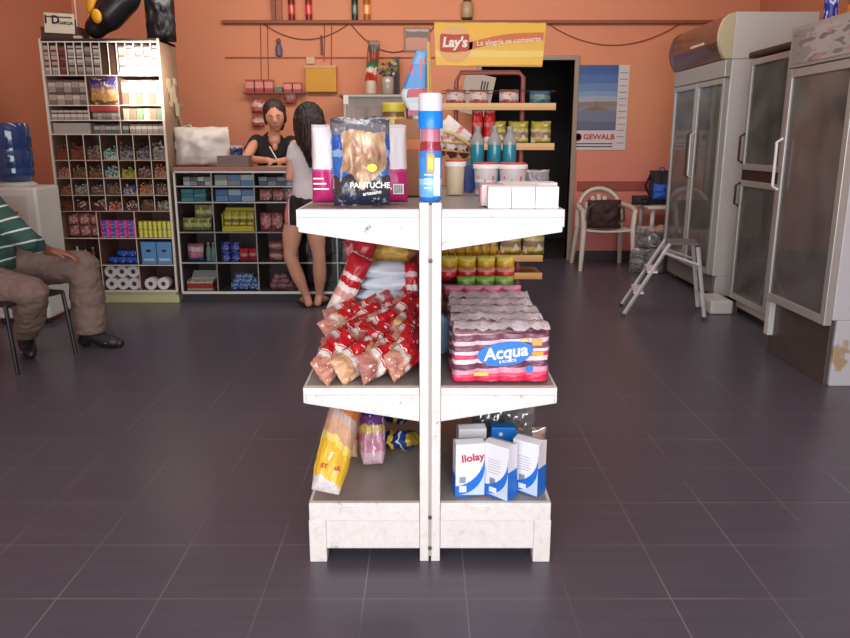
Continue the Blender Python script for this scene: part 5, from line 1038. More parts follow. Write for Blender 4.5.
for k, dr in (('fa', Vector((1, -.16, 0))), ('na', Vector((.55, -.8, 0)))):
    a = J[k][0]; dr = dr.normalized(); base_ = Vector((a.x, a.y, 0))
    sj = {'a': (base_+Vector((0, 0, .095))-dr*.01, .05), 'h': (base_-dr*.045+Vector((0, 0, .045)), .045), 'm': (base_+dr*.08+Vector((0, 0, .055)), .05), 'b': (base_+dr*.15+Vector((0, 0, .042)), .044), 't': (base_+dr*.205+Vector((0, 0, .034)), .03)}
    lift = .0 if k == 'fa' else .005
    sv = union([skinned(sj, [('a', 'h'), ('a', 'm'), ('m', 'b'), ('b', 't')], 'a')], .006, 4)
    sv = ([Vector((v.x, v.y, max(.004, v.z)+lift)) for v in sv[0]], sv[1])
    t = MB(); t.add(*sv); so = t.build('shoe', SH, man, smooth='all')
    sd = Vector((-dr.y, dr.x, 0))
    for i in range(3):
        c1 = base_+dr*(.07+.03*i)+Vector((0, 0, .098-.012*i)); MB().tube([c1-sd*.045+Vector((0, 0, -.035)), c1-sd*.02, c1+sd*.02, c1+sd*.045+Vector((0, 0, -.035))], .0035, 5).build('shoe_stripe', mat('white_lace', (200, 200, 205), .5), so)
# black chair under him
chn = thing('metal_chair', 'black metal-framed chair the man in the striped polo sits on', 'chair', (-2.575, 4.54, 0), R(72))
# local: front faces -y -> world direction rotated
cs = MB(); cs.box(-.23, .23, -.22, .42, .40, .425).build('seat', mat('black_seat', (26, 26, 30), .6), chn, bevel=.012)
cfr = mat('black_tube', (20, 20, 22), .4)
for sx in (-.22, .22):
    MB().tube([(sx*1.05, -.25, 0), (sx, -.21, .41)], .013, 8).build('leg', cfr, chn, smooth=True)
    MB().tube([(sx*1.05, .47, 0), (sx, .42, .42)], .013, 8).build('leg', cfr, chn, smooth=True)
MB().tube([(-.22, .42, .42), (-.22, .50, .84), (-.19, .51, .87), (.19, .51, .87), (.22, .50, .84), (.22, .42, .42)], .013, 8).build('back_frame', cfr, chn, smooth=True)
MB().box(-.20, .20, .485, .508, .64, .85).build('backrest', mat('black_seat', (26, 26, 30), .6), chn, bevel=.01)

# ---- water dispenser behind him
dp = thing('water_dispenser', 'white floor-standing water dispenser behind the seated man, left of the tall cabinet', 'water dispenser', (-3.02, 5.50, 0))
DW = mat('dispenser_white', (206, 206, 200), .4, var=.03); dz = 1.02
MB().box(-.20, .20, 0, .36, .04, dz).build('body', DW, dp, bevel=.02)
MB().box(-.16, .16, -.004, .002, .08, .52).build('lower_panel', mat('dispenser_panel', (190, 190, 184), .4), dp, bevel=.004)
MB().box(-.13, .13, -.01, .0, .60, .96).build('tap_panel', mat('dispenser_panel', (190, 190, 184), .4), dp, bevel=.006)
for x, c in ((-.05, (60, 100, 190)), (.05, (190, 60, 60))):
    MB().tube([(x, -.005, .84), (x, -.045, .84), (x, -.05, .80)], .011, 8).build('tap', mat('tap%d' % c[0], c, .4), dp, smooth=True)
MB().box(-.1, .1, -.07, -.005, .60, .62).build('drip_tray', mat('drip_grey', (120, 124, 126), .4), dp, bevel=.003)
for sx in (-.17, .17):
    for y in (.03, .33): MB().lathe([(.015, 0), (.018, .01), (.018, .04)], 10, M=T(sx, y, 0)).build('foot', BLACK, dp)
MB().lathe([(.14, dz), (.15, dz+.012), (.12, dz+.03)], 28, M=T(-.03, .17, 0)).build('bottle_collar', DW, dp, smooth=True)
bt = MB().lathe([(.05, 1.035), (.10, 1.045), (.135, 1.09), (.14, 1.12), (.132, 1.14), (.14, 1.16), (.14, 1.26), (.132, 1.28), (.14, 1.30), (.14, 1.44), (.132, 1.465), (.09, 1.475)], 36)
o = bt.build('water_bottle', mat('blue_water_bottle', (36, 62, 108), .12, coat=.6, var=.2, scale=3), loc=(-3.05, 5.67, .006), smooth=True); tag(o, 'big dark blue water bottle standing upside down on the white dispenser', 'water bottle')

# ---- things on top of the tall cabinet
cz = CH+.001
t = thing('wicker_crate', 'dark open crate with a white sign on top of the tall cabinet, at its left', 'crate', (xx(57, 6.35, 2.2)+.02, 6.45, cz))
MB().box(-.15, .15, -.1, .1, 0, .012).box(-.15, .15, -.1, -.09, .012, .1).box(-.15, .15, .09, .1, .012, .1).box(-.15, -.14, -.09, .09, .012, .1).box(.14, .15, -.09, .09, .012, .1).build('crate', mat('dark_wicker', (80, 50, 40), .8, var=.4, scale=60), t)
MB().box(-.12, .12, -.104, -.101, .05, .20, M=T(0, 0, 0, 0, R(3))).build('sign', mat('cream_sign', (222, 212, 190), .6), t)
text('1 D', .085, INK, t, (-.055, -.106, .15), (PI/2, R(3), 0), bold=.003)
text('GARCIA', .032, INK, t, (.058, -.106, .125), (PI/2, R(3), 0), bold=.001)
MB().box(-.10, .10, -.1055, -.1042, .165, .176, M=T(0, 0, 0, 0, R(3))).build('sign_rule', mat('brown_print', (110, 70, 50), .6), t)
MB().pillow(.22, .15, .12, seed=80, wr=.03, M=T(0, 0, .014)).build('dark_contents', mat('dark_wicker2', (66, 44, 36), .8, var=.4, scale=40), t, smooth='all')
o = MB().box(-.03, .03, -.02, .02, 0, .03).tube([(0, 0, .03), (0, 0, .30)], .006, 6).build('small_stand', mat('white_stand', (200, 190, 176), .5), loc=(xx(77, 6.35, 2.2), 6.36, cz)); tag(o, 'small pale stand with thin upright stick on top of the tall cabinet', 'stand')
blk = mat('shiny_black_vinyl', (24, 22, 26), .4, coat=.15)
a, b = at(92, 36, 6.4), at(138, 4, 6.4)
t = thing('inflatable_bird', 'shiny black slanting inflatable with yellow markings on top of the tall cabinet', 'inflatable', (a.x, 6.42, cz))
bj = {'0': (Vector((.03, 0, .10)), .085), '1': (Vector((.14, 0, .20)), .125), '2': (Vector((.28, .0, .32)), .12), '3': (Vector((.40, .0, .45)), .07), '4': (Vector((.48, 0, .54)), .03)}
tt = MB(); tt.add(*union([skinned(bj, chainE('0', '1', '2', '3', '4'), '0')], .01, 3, lambda v: -max(0, .0-v.z))); tt.build('body', blk, t, smooth='all')
yy = MB().add(*ico((.06, -.10, .30), .035, .02, .11, (0, R(20), 0))); yy.build('yellow_stripe', mat('yellow_vinyl', (224, 160, 24), .4), t, smooth='all')
yy = MB().add(*ico((.095, -.125, .17), .04, .02, .055, (0, R(-10), 0))); yy.build('yellow_tip', mat('yellow_vinyl', (224, 160, 24), .4), t, smooth='all')
c = at(166, 40, 6.5)
t = thing('black_bag', 'shiny black bag with pale top hanging at the right of the tall cabinet top', 'bag', (xx(165, 6.5, 2.2)-.03, 6.5, cz))
tt = MB().pillow(.24, .36, .16, seed=83, wr=.02, nu=16, nv=16, crimp=.05); tt.build('bag', blk, t, smooth='all')
MB().box(-.20, .12, -.05, .05, .362, .40).build('pale_top', mat('pale_top', (200, 190, 176), .5), t, bevel=.01)
# ================================================================== GOODS ON THE GONDOLA
TZ1 = 1.153; MZ = .603; BZ = .211
G = lambda x, Y, z=1.2: xx(x, Y, z)
# --- top: big snack bag
Yb = 2.33
bx = G(361, Yb, 1.25)
t = thing('bread_bag', 'large blue and dark bread bag with clear window showing pale rolls, front of top shelf', 'bag', (bx, Yb, TZ1), rz=R(3))
def bagmat():
    m, N, L, b = new_mat('rolls_bag_print'); b.inputs['Roughness'].default_value = .22; b.inputs['Coat Weight'].default_value = .5
    tc = N.new('ShaderNodeTexCoord'); sp = N.new('ShaderNodeSeparateXYZ'); L.new(tc.outputs['Generated'], sp.inputs[0])
    nz = N.new('ShaderNodeTexNoise'); nz.inputs['Scale'].default_value = 4; L.new(tc.outputs['Generated'], nz.inputs['Vector'])
    def M(op, a, b_, c=None):
        n = N.new('ShaderNodeMath'); n.operation = op
        for i, v in enumerate((a, b_, c)):
            if v is None: continue
            if isinstance(v, (int, float)): n.inputs[i].default_value = v
            else: L.new(v, n.inputs[i])
        return n.outputs[0]
    jit = M('MULTIPLY_ADD', nz.outputs['Fac'], .16, -.08)
    X = M('ADD', sp.outputs[0], jit); Zc = M('ADD', sp.outputs[2], jit)
    dx = M('ABSOLUTE', M('SUBTRACT', X, .56), 0); inwin = M('LESS_THAN', dx, M('MULTIPLY_ADD', Zc, -.02, .37))
    inz = M('MULTIPLY', M('GREATER_THAN', M('ADD', Zc, M('MULTIPLY', dx, -.55)), .22), M('LESS_THAN', Zc, .83))
    win = M('MULTIPLY', inwin, inz)
    n2 = N.new('ShaderNodeTexNoise'); n2.inputs['Scale'].default_value = 3.3; n2.inputs['Detail'].default_value = 3; L.new(tc.outputs['Generated'], n2.inputs['Vector'])
    r = N.new('ShaderNodeValToRGB'); e = r.color_ramp.elements; e[0].position = .32; e[0].color = lin((150, 106, 84)); e[1].position = .62; e[1].color = lin((224, 206, 170)); q = e.new(.5); q.color = lin((196, 160, 128)); L.new(n2.outputs['Fac'], r.inputs[0])
    r2 = N.new('ShaderNodeValToRGB'); r2.color_ramp.interpolation = 'CONSTANT'; e = r2.color_ramp.elements; e[0].position = 0; e[0].color = lin((40, 50, 74)); e[1].position = .14; e[1].color = lin((62, 60, 66))
    for p_, c_ in ((.34, (52, 110, 190)), (.55, (140, 180, 220)), (.62, (40, 92, 176)), (.80, (112, 112, 120)), (.93, (70, 70, 80))): q = e.new(p_); q.color = lin(c_)
    L.new(Zc, r2.inputs[0])
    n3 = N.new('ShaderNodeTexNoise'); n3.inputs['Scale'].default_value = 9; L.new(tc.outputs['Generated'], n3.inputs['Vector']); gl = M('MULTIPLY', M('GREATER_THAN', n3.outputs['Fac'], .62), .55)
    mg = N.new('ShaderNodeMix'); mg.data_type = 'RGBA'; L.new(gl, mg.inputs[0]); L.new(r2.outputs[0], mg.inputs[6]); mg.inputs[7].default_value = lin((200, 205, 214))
    mx = N.new('ShaderNodeMix'); mx.data_type = 'RGBA'; L.new(win, mx.inputs[0]); L.new(mg.outputs[2], mx.inputs[6]); L.new(r.outputs[0], mx.inputs[7]); L.new(mx.outputs[2], b.inputs['Base Color'])
    bp = N.new('ShaderNodeBump'); bp.inputs['Strength'].default_value = .6; bp.inputs['Distance'].default_value = .012; L.new(n3.outputs['Fac'], bp.inputs['Height']); L.new(bp.outputs[0], b.inputs['Normal'])
    return m
MB().pillow(.170, .262, .12, seed=101, nu=30, nv=34, wr=.019, crimp=.07, taper=-.05).build('bag', bagmat(), t, smooth='all')
PW = mat('print_white', (226, 226, 222), .5)
text('PANTUCHE', .023, PW, t, (.028, -.064, .066), (R(82), 0, 0), bold=.0006)
text('artesano', .016, PW, t, (.034, -.062, .044), (R(78), R(-8), 0), bold=.0003)
MB().prism([(.015*math.cos(PI*i/5), .012*math.sin(PI*i/5)) for i in range(10)], 'y', -.072, -.0705, M=T(.035, -.002, .118)).build('price_sticker', mat('yellow_sticker', (236, 214, 60), .5), t)
# two flour bags
fl_m = band('flour_print', 'Z', [(0, (190, 44, 116)), (.40, (206, 70, 134)), (.43, (232, 228, 232)), (.95, (210, 206, 214))], .012)
for i, (x, Y, lab) in enumerate(((330, 2.44, 'white flour bag with magenta base behind the bread bag, left one'), (390, 2.46, 'white flour bag with magenta base and barcode behind the bread bag, right one'))):
    t = thing('flour_bag', lab, 'flour bag', (G(x, Y), Y, TZ1), rz=R((-4, 5)[i]), group='magenta and white flour bags')
    MB().pillow(.115, .245, .07, seed=110+i, nu=18, nv=20, wr=.006, crimp=.05, taper=.075).build('bag', fl_m, t, smooth='all')
    for k in range(3): MB().box(-.045, -.045+.05-.008*k, -.0335-.0, -.0330, .045+.016*k, .050+.016*k, M=T(0, -.006, 0)).build('print_line', PW, t)
    if i:
        bc = MB().box(.008, .042, -.042, -.0415, .03, .062); bc.build('barcode_patch', PW, t)
        bcm = MB()
        for k in range(9): bcm.box(.011+.0032*k, .0125+.0032*k+.0006*(k % 2), -.0426, -.0421, .033, .059)
        bcm.build('barcode', INK, t)
# cardboard box behind
o = MB().box(-.045, .045, 0, .15, 0, .27).build('brown_box', mat('brown_card_box', (150, 100, 62), .65, var=.2, scale=12), loc=(G(409, 2.75)-.005, 2.75, TZ1), bevel=.003); tag(o, 'tall brown cardboard box behind the blue spray bottle on the top shelf', 'box')
o2 = MB().box(-.046, .046, -.002, 0, .165, .20).build('orange_band', mat('orange_tape', (196, 110, 50), .5), o); 
# yellow-brown jar, on top of stuff behind bread bag
t = thing('barrel_jar', 'small barrel-shaped jar with yellow lid standing behind the bread bag on the top shelf', 'jar', (G(394, 3.02), 3.05, TZ1))
MB().lathe([(.035, 0), (.042, .01), (.045, .16), (.044, .29), (.040, .31)], 22).build('body', band('barrel', 'Z', [(0, (120, 90, 50)), (.4, (190, 150, 70)), (.6, (96, 60, 40)), (.72, (206, 176, 80)), (.92, (120, 84, 50))], .01), t, smooth=True)
MB().lathe([(.045, .305), (.046, .31), (.046, .335), (.04, .34)], 22).build('lid', mat('yellow_lid', (200, 180, 60), .4), t, smooth=True)
o = MB().lathe([(.026, 0), (.028, .004), (.028, .22), (.024, .23)], 18).build('glass_jar', mat('grey_glass_jar', (160, 170, 160), .2, coat=.5), loc=(G(343, 3.0, 1.3), 3.0, TZ1), smooth=True); tag(o, 'pale slim glass jar behind the left of the bread bag', 'jar')
MB().lathe([(.029, .215), (.029, .245), (.026, .248)], 18).build('lid', mat('white_lid', (226, 222, 210), .4), o, smooth=True)
# spray bottle standing at the post
t = thing('spray_bottle', 'tall blue and white bottle with orange tag standing on the front post', 'bottle', (.016, 2.262, 1.1735)); t.scale = (.93, .93, .905)
bm_ = band('cleaner_body', 'Z', [(0, (40, 110, 200)), (.06, (110, 176, 232)), (.22, (150, 200, 240)), (.30, (60, 146, 220)), (.58, (50, 130, 214)), (.66, (150, 50, 60)), (.78, (190, 120, 140)), (.96, (206, 130, 160))], .02, .2)
MB().lathe([(.030, 0), (.036, .006), (.037, .04), (.037, .155), (.034, .175), (.030, .195), (.030, .235), (.034, .245)], 32).build('body', bm_, t, smooth=True)
MB().lathe([(.0385, .232), (.039, .236), (.039, .285), (.038, .286)], 32).build('cap_band', mat('bright_blue', (16, 130, 232), .3), t, smooth=True)
MB().lathe([(.036, .284), (.038, .29), (.038, .335), (.034, .341), (.002, .342)], 32).build('cap', mat('cap_white', (214, 214, 226), .35), t, smooth=True)
MB().box(-.012, .012, -.0405, -.037, .095, .152).build('orange_tag', mat('orange_tag', (240, 160, 40), .5), t, bevel=.001)
MB().box(-.008, .008, -.0412, -.0405, .104, .143).build('tag_panel', mat('tag_yellow', (250, 200, 90), .5), t)
for k in range(4): MB().box(-.02, .008-.004*(k % 2), -.0385, -.0365, .085-.014*k, .089-.014*k).build('print_line', PW, t)
MB().box(.010, .030, -.036, -.0335, .02, .14, M=T(0, 0, 0, 0, 0, R(0))).build('side_label', mat('side_label', (206, 216, 226), .5), t)
# kite-shaped blue pouch and sticks at the rear of the unit
t = thing('blue_pouch', 'tall tapering light blue and white pouch standing at the far end of the top shelf', 'pouch', (G(415, 3.3, 1.4), 3.32, TZ1))
pu = [(.005, 0), (.05, 0), (.058, .335), (.005, .335), (-.062, .228), (-.005, .165)]
hh_ = at(415, 50, 3.3).z-TZ1; k_ = hh_/.335
MB().prism([(x, z*k_) for x, z in pu], 'y', -.02, .02).build('pouch', band('pouch_blue', 'Z', [(0, (150, 110, 90)), (.30, (190, 214, 218)), (.52, (214, 226, 230)), (.62, (190, 214, 220)), (.72, (70, 140, 210)), (.9, (110, 170, 226))], .02, spots=((206, 100, 100), 3, .68)), t, bevel=.012)
MB().prism([(-.036, .66*hh_), (.05, .67*hh_), (.05, .73*hh_), (-.03, .72*hh_)], 'y', -.0215, -.0202).build('red_print', mat('red_label_print', (206, 96, 100), .5), t)
MB().box(-.03, .03, -.0215, -.0202, .53*hh_, .57*hh_).build('pink_print', mat('pink_label_print', (196, 120, 140), .5), t)
for i, (xa, xb) in enumerate(((429, 428), (434, 429))):
    a = Vector((G(xa, 3.25, 1.2), 3.2+.03*i, TZ1)); b = Vector((G(xb, 3.25, 1.7), 3.25, at(428, 42, 3.25).z)); o = MB().tube([a-a, b-a], .0055, 8).build('wooden_stick', mat('yellow_stick%d' % i, [(206, 176, 70), (206, 160, 100)][i], .5), loc=a, smooth=True); tag(o, ['yellow', 'tan'][i]+' upright stick at the far end of the top shelf beside the blue pouch', 'stick')
# --- top right: white boxes
wb = mat('small_white_carton', (238, 234, 234), .5, var=.02)
x0 = G(488, 2.24); x1 = G(559, 2.24); ww = (x1-x0)/3
for i in range(3):
    t = thing('small_white_carton', 'small plain white carton, %s from left in the front row of three' % ORD[i], 'carton', (x0+ww*(i+.5), 2.235, TZ1), group='three small white cartons')
    MB().box(-ww/2+.001, ww/2-.001, 0, .07, 0.0005, .064).build('carton', wb, t, bevel=.0015)
    for k in range(2): MB().box(-.018, .016-.01*k, -.0008, 0, .04-.012*k, .044-.012*k).build('faint_print', mat('faint_print', (214, 206, 208), .6), t)
o = MB().box(0, .18, 0, .08, 0, .064).build('flat_white_carton', mat('white_pink_carton', (230, 218, 220), .5), loc=(G(487, 2.5)-.03, 2.33, TZ1), bevel=.002); tag(o, 'longer white carton lying just behind the three small ones', 'carton')
MB().box(0, .004, -.001, .08, .008, .058, M=T(-.004, 0, 0)).build('pink_end', mat('pink_print', (206, 130, 140), .5), o); MB().box(.0, .07, .0, .08, .0645, .0655).build('pink_top', mat('pink_print2', (214, 150, 158), .5), o)
o = MB().box(0, .19, 0, .09, 0, .062).build('white_carton', mat('white_grey_carton', (214, 212, 212), .5), loc=(G(505, 2.62)-.03, 2.50, TZ1), bevel=.002); tag(o, 'white-grey carton in the third row on the right of the top shelf', 'carton')
# buckets
def bucket(px, Y, r, h, lab, body, rim):
    t = thing('plastic_tub', lab, 'tub', (G(px, Y), Y, TZ1))
    MB().lathe([(r*.86, 0), (r*.88, .003), (r, h*.82), (r*1.0, h*.86)], 28).build('tub', body, t, smooth=True)
    MB().lathe([(r*1.08, h*.82), (r*1.1, h*.84), (r*1.1, h*.94), (r*1.06, h*.96), (r*.98, h*.955)], 28).build('lid_rim', WHITE, t, smooth=True)
    MB().lathe([(r*.97, h*.95), (r*.98, h), (r*.9, h*1.02), (.002, h*1.02)], 28).build('lid', rim, t, smooth=True)
rim = mat('red_lid', (196, 60, 64), .4)
tubm = band('tub_white', 'Z', [(0, (214, 212, 214)), (.2, (120, 150, 196)), (.45, (226, 224, 224)), (.55, (206, 196, 196))], .02, spots=((200, 110, 110), 5, .66))
bucket(486, 2.86, .045, .115, 'white tub with red lid, middle one of the three on the top shelf', tubm, rim)
bucket(512.5, 2.84, .050, .115, 'wide white tub with red lid on the right, behind the white cartons', tubm, rim)
bucket(455, 2.86, .036, .125, 'slim cream tub with red lid nearest the post on the top shelf', mat('cream_tub', (206, 190, 160), .45), rim)
o = MB().box(-.018, .018, 0, .05, 0, .105).build('blue_carton', mat('royal_blue', (30, 64, 150), .5), loc=(G(469, 2.98)-.0, 2.98, TZ1), bevel=.003); tag(o, 'small royal blue carton standing between the cream tub and the middle tub', 'carton')
o = MB().pillow(.10, .09, .05, seed=120).build('grey_packet', mat('silver_grey', (150, 146, 150), .3, .3), loc=(G(536, 2.85), 2.86, TZ1), smooth='all'); tag(o, 'silver-grey packet on the right end of the top shelf behind the cartons', 'packet')
tl = mat('teal_liquid', (24, 130, 150), .2, coat=.4); clr = mat('clear_shoulder', (150, 150, 146), .2)
for i, px in enumerate((477, 494, 509)):
    t = thing('teal_bottle', 'bottle with teal liquid and clear shoulders, %s from left behind the tubs' % ORD[i], 'bottle', (G(px, 3.12), 3.13, TZ1), group='three teal bottles')
    MB().lathe([(.026, 0), (.028, .005), (.028, .18)], 20).build('liquid', tl, t, smooth=True)
    MB().lathe([(.0283, .18), (.0283, .195), (.015, .222), (.011, .232)], 20).build('shoulder', clr, t, smooth=True)
    MB().lathe([(.012, .228), (.013, .231), (.013, .25), (.010, .252)], 14).build('cap', mat('grey_cap', (140, 140, 136), .4), t, smooth=True)
# wire basket with leaning packets at the rear
bkx = G(457, 3.36)
t = thing('wire_basket', 'small yellow wire basket holding slanting packets at the rear of the top shelf', 'basket', (bkx, 3.36, TZ1))
yw = mat('yellow_wire', (200, 160, 60), .4)
for z, nm_ in ((.195, 'rim'), (.160, 'lower_rim')): MB().tube([(-.1, -.04, z), (.1, -.04, z-.02), (.1, .04, z-.02), (-.1, .04, z)], .004, 6, closed=True).build(nm_, yw, t, smooth=True)
wm = MB()
for x in (-.1, -.05, 0, .05, .1):
    for y in (-.04, .04): wm.tube([(x, y, .001), (x, y, .195-.1*(x+.1))], .0022, 5)
for y in (-.04, 0, .04): wm.tube([(-.1, y, .004), (.1, y, .004)], .0022, 5).tube([(-.1, y, .118), (.1, y, .118)], .0022, 5)
wm.build('wire_mesh', yw, t)
wpk = band('white_pink_slim', 'Z', [(0, (90, 60, 70)), (.2, (226, 214, 212)), (.5, (206, 120, 120)), (.6, (230, 222, 218))], .15)
for i, (dx, an, z) in enumerate(((-.06, -24, .125), (-.005, -30, .125), (.05, -38, .125), (.075, -50, .17), (.13, -40, .0))):
    o = MB().pillow(.055, .17 if i < 4 else .16, .03, seed=130+i, nu=10, nv=14, wr=.005).build('slim_packet', wpk, loc=(bkx+dx, 3.36+(.055 if i == 4 else 0), TZ1+z+.004), rot=(0, R(an), 0), smooth='all'); tag(o, 'slim white and pink packet slanting in the wire basket, %s from left' % ORD[i], 'packet', 'slanting slim packets')
a, b = at(443, 131, 3.29), at(474, 148, 3.29); 
o = MB().tube([a-a, (b-a)*.33+Vector((0, 0, .012)), (b-a)*.66+Vector((0, 0, .008)), b-a], .008, 8).build('yellow_strap', mat('pale_yellow_strap', (206, 180, 100), .5), loc=a, smooth=True); tag(o, 'pale yellow curved strap lying across the slanting packets', 'strap')

# --- middle right: toilet tissue packs
ax0 = G(452, 2.30, .7); ax1 = G(547.5, 2.30, .7); aw = ax1-ax0; ah = .172
ACm = band('acqua_pack', 'Z', [(0, (206, 40, 80)), (.10, (226, 80, 110)), (.16, (214, 150, 170)), (.25, (110, 60, 78)), (.36, (226, 206, 214)), (.44, (206, 60, 90)), (.52, (232, 214, 220)), (.58, (130, 84, 100)), (.70, (226, 190, 200)), (.78, (120, 76, 90)), (.9, (186, 150, 160))], .045, .25, skew=-.10, nscale=2.5, bump=.4)
def tissue_pack(i, Y, z, lab, front):
    t = thing('toilet_tissue_pack', lab, 'toilet tissue pack', (ax0+aw/2-(.0 if i == 0 else .006*(i % 2)), Y, z), rz=R((0, 1.5, -2, 1, -1)[i]), group='stacked toilet tissue packs')
    vs = []; fs = []
    # wrapped rolls: 4 across, 2 high: softly lobed block
    nx, nz_ = 40, 20; m = MB()
    d = .105
    ring = []
    def pt(u, v, s_):
        lob = abs(math.sin(u*4*PI))**.5; lv = abs(math.sin(v*2*PI))**.4
        e = min(1, min(u, 1-u)/.03)**.5*min(1, min(v, 1-v)/.05)**.5
        nn = noise.noise(Vector((u*9+i, v*7, s_*3)))*.003
        return ((u-.5)*aw + nn, (s_*(d/2)*( .80+.20*lob*(.6+.4*lv))*(.55+.45*e)) + nn, .0012+v*ah*(1-.01*math.sin(u*4*PI)**2))
    for s_ in (-1, 1):
        for j in range(nz_+1):
            for k in range(nx+1): vs.append(pt(k/nx, j/nz_, s_))
    c_ = (nx+1)*(nz_+1)
    for s_ in (0, 1):
        for j in range(nz_):
            for k in range(nx): q = s_*c_+j*(nx+1)+k; fs.append((q, q+1, q+nx+2, q+nx+1))
    for j in range(nz_):
        for k in (0, nx): q = j*(nx+1)+k; fs.append((q, q+nx+1, q+nx+1+c_, q+c_))
    for k in range(nx):
        for j in (0, nz_): q = j*(nx+1)+k; fs.append((q, q+1, q+1+c_, q+c_))
    m.add(vs, fs); m.build('wrapped_rolls', ACm, t, smooth=True)
    # crumpled clear top fold
    f = MB(); vs = []; n_ = 30
    for j in range(5):
        for k in range(n_+1):
            u = k/n_; nn = noise.noise(Vector((u*8+i*3, j*.7, 5))); vs.append(((u-.5)*aw*(.99-.02*j), (-.052+.026*j), ah+.002+.016*math.sin(PI*j/4)**.7+.012*nn+.003*math.sin(k*1.9+i+j)+.004))
    fs = [(j*(n_+1)+k, j*(n_+1)+k+1, (j+1)*(n_+1)+k+1, (j+1)*(n_+1)+k) for j in range(4) for k in range(n_)]
    f.add(vs, fs); o = f.build('clear_wrap_fold', mat('wrap_fold', (206, 190, 198), .2, var=.25, scale=30, coat=.5, bump=.6, bscale=50), t, smooth='all')
    if front:
        tt = []
        for k in range(36):
            a = 2*PI*k/36; tt.append((.086*math.cos(a)*(1+.05*math.sin(3*a)), .040*math.sin(a)*(1+.05*math.cos(2*a))))
        M_ = T(.012, 0, .101, 0, R(-8))
        MB().prism(tt, 'y', -.0578, -.0560, M=M_).build('blue_splash', mat('splash_blue', (40, 120, 206), .35), t)
        text('Acqua', .054, TW, t, (.012, -.0585, .105), (PI/2, R(-8), 0), bold=.0014, shear=.15)
        text('8 ROLLOS', .012, TW, t, (.02, -.0585, .078), (PI/2, R(-8), 0), bold=.0002)
        MB().box(-.085, -.04, -.0578, -.0568, .030, .041).build('yellow_strip', mat('tag_yellow', (250, 200, 90), .5), t)
        MB().box(.095, .125, -.0575, -.0565, .128, .150).build('gold_badge', mat('gold_badge', (206, 160, 90), .5), t)
        MB().box(.06, .08, -.0575, -.0565, .140, .148).build('yellow_mark', mat('yellow_sticker', (236, 214, 60), .5), t)
        MB().box(.095, .13, -.0575, -.0565, .096, .108).build('orange_strip', mat('orange_tag', (240, 160, 40), .5), t)
        MB().lathe([(.012, -.0575), (.012, -.0565)], 16, M=T(.088, -.115, .05, R(90)) if 0 else T(.088, 0, .052, R(90), 0, 0) @ Matrix.Diagonal((1, 1, -1, 1))).build('blue_dot', mat('splash_blue', (40, 120, 206), .35), t)
tissue_pack(0, 2.30, MZ, 'magenta and white toilet tissue pack with blue lettered splash, frontmost of the row', True)
for i, (Y, z) in enumerate(((2.415, MZ), (2.53, MZ), (2.645, MZ), (2.76, MZ))): tissue_pack(i+1, Y, z, 'clear-topped toilet tissue pack, %s in the row behind the frontmost one' % ORD[i], False)
# coloured sponge/soap packs behind
def slab_row(name, cat, labf, xs, Y, z, w, h, d, m, seed, grp):
    o0 = None
    for i, px in enumerate(xs):
        if o0 is None: o0 = MB().pillow(w, d, h, seed=seed, nu=12, nv=12, wr=.004, crimp=.06, M=T(0, 0, h/2+.002, R(-90)) @ T(0, 0, 0)).build(name, m, smooth='all'); o = o0
        else: o = o0.copy(); COL.objects.link(o)
        o.location = (G(px, Y, z+.03), Y+d, z); o.rotation_euler = (0, 0, 0); tag(o, labf(i), cat, grp)
pinkm = band('pink_slab', 'Z', [(0, (150, 40, 90)), (.4, (214, 90, 140)), (.8, (230, 150, 180))], .12); grn = band('green_slab', 'Z', [(0, (170, 60, 60)), (.35, (96, 150, 60)), (.7, (150, 190, 90))], .12)
redm = band('red_slab', 'Z', [(0, (120, 24, 30)), (.4, (214, 50, 56)), (.75, (230, 150, 130))], .12); yel = band('yellow_slab', 'Z', [(0, (150, 120, 20)), (.4, (226, 190, 40)), (.75, (240, 220, 110))], .1)
for k, (nm_, m, xs, Y, z, h) in enumerate((('pink', pinkm, (454, 473, 492, 511), 2.895, .735, .062), ('green', grn, (466, 485, 504), 2.985, .757, .060), ('red', redm, (448, 467, 486, 505), 3.075, .775, .062), ('yellow', yel, (449, 467, 486, 505), 3.165, .788, .085))):
    o0 = None
    for i, px in enumerate(xs):
        if o0 is None: o0 = MB().pillow(.076, h, .06, seed=200+k, nu=14, nv=12, wr=.003, crimp=.05).build('soap_packet', m, smooth='all'); o = o0
        else: o = o0.copy(); COL.objects.link(o)
        o.location = (G(px, Y, z), Y, z); tag(o, '%s soft packet, %s from left in its row behind the tissue packs' % (nm_, ORD[i]), 'packet', nm_+' soft packets')
for k, (Y0, Y1, z) in enumerate(((2.855, 2.94, .735), (2.942, 3.03, .757), (3.032, 3.12, .775), (3.122, 3.21, .788))):
    o = MB().box(.066, .36, Y0, Y1-.002, MZ+.001, z-.001).build('support_carton', mat('brown_carton', (120, 84, 66), .7), bevel=.002); tag(o, '%s brown carton from the front, under the rows of coloured packets' % ORD[k], 'carton')
ybar = band('yellow_bar', 'Z', [(0, (196, 150, 30)), (.3, (232, 190, 70)), (.6, (206, 150, 50)), (.8, (236, 206, 110))], .15)
for i in range(7):
    o = MB().pillow(.034, .085, .03, seed=220+i, nu=8, nv=10, wr=.003).build('yellow_bar', ybar, loc=(.085+.036*i, 3.30, .835), rot=(0, R(-8+2*i), 0), smooth='all'); tag(o, 'slim yellow bar packet, %s from the post in the rear upright row' % ORD[i], 'bar packet', 'slim yellow bars')
o = MB().box(.066, .36, 3.31, 3.40, MZ+.001, .833).build('support_carton', mat('brown_carton', (120, 84, 66), .7), bevel=.002); tag(o, 'tallest brown carton at the very back of the middle right shelf', 'carton')
for ob in [o_ for o_ in bpy.data.objects if o_.name.startswith('yellow_bar')]: ob.location.y = 3.355
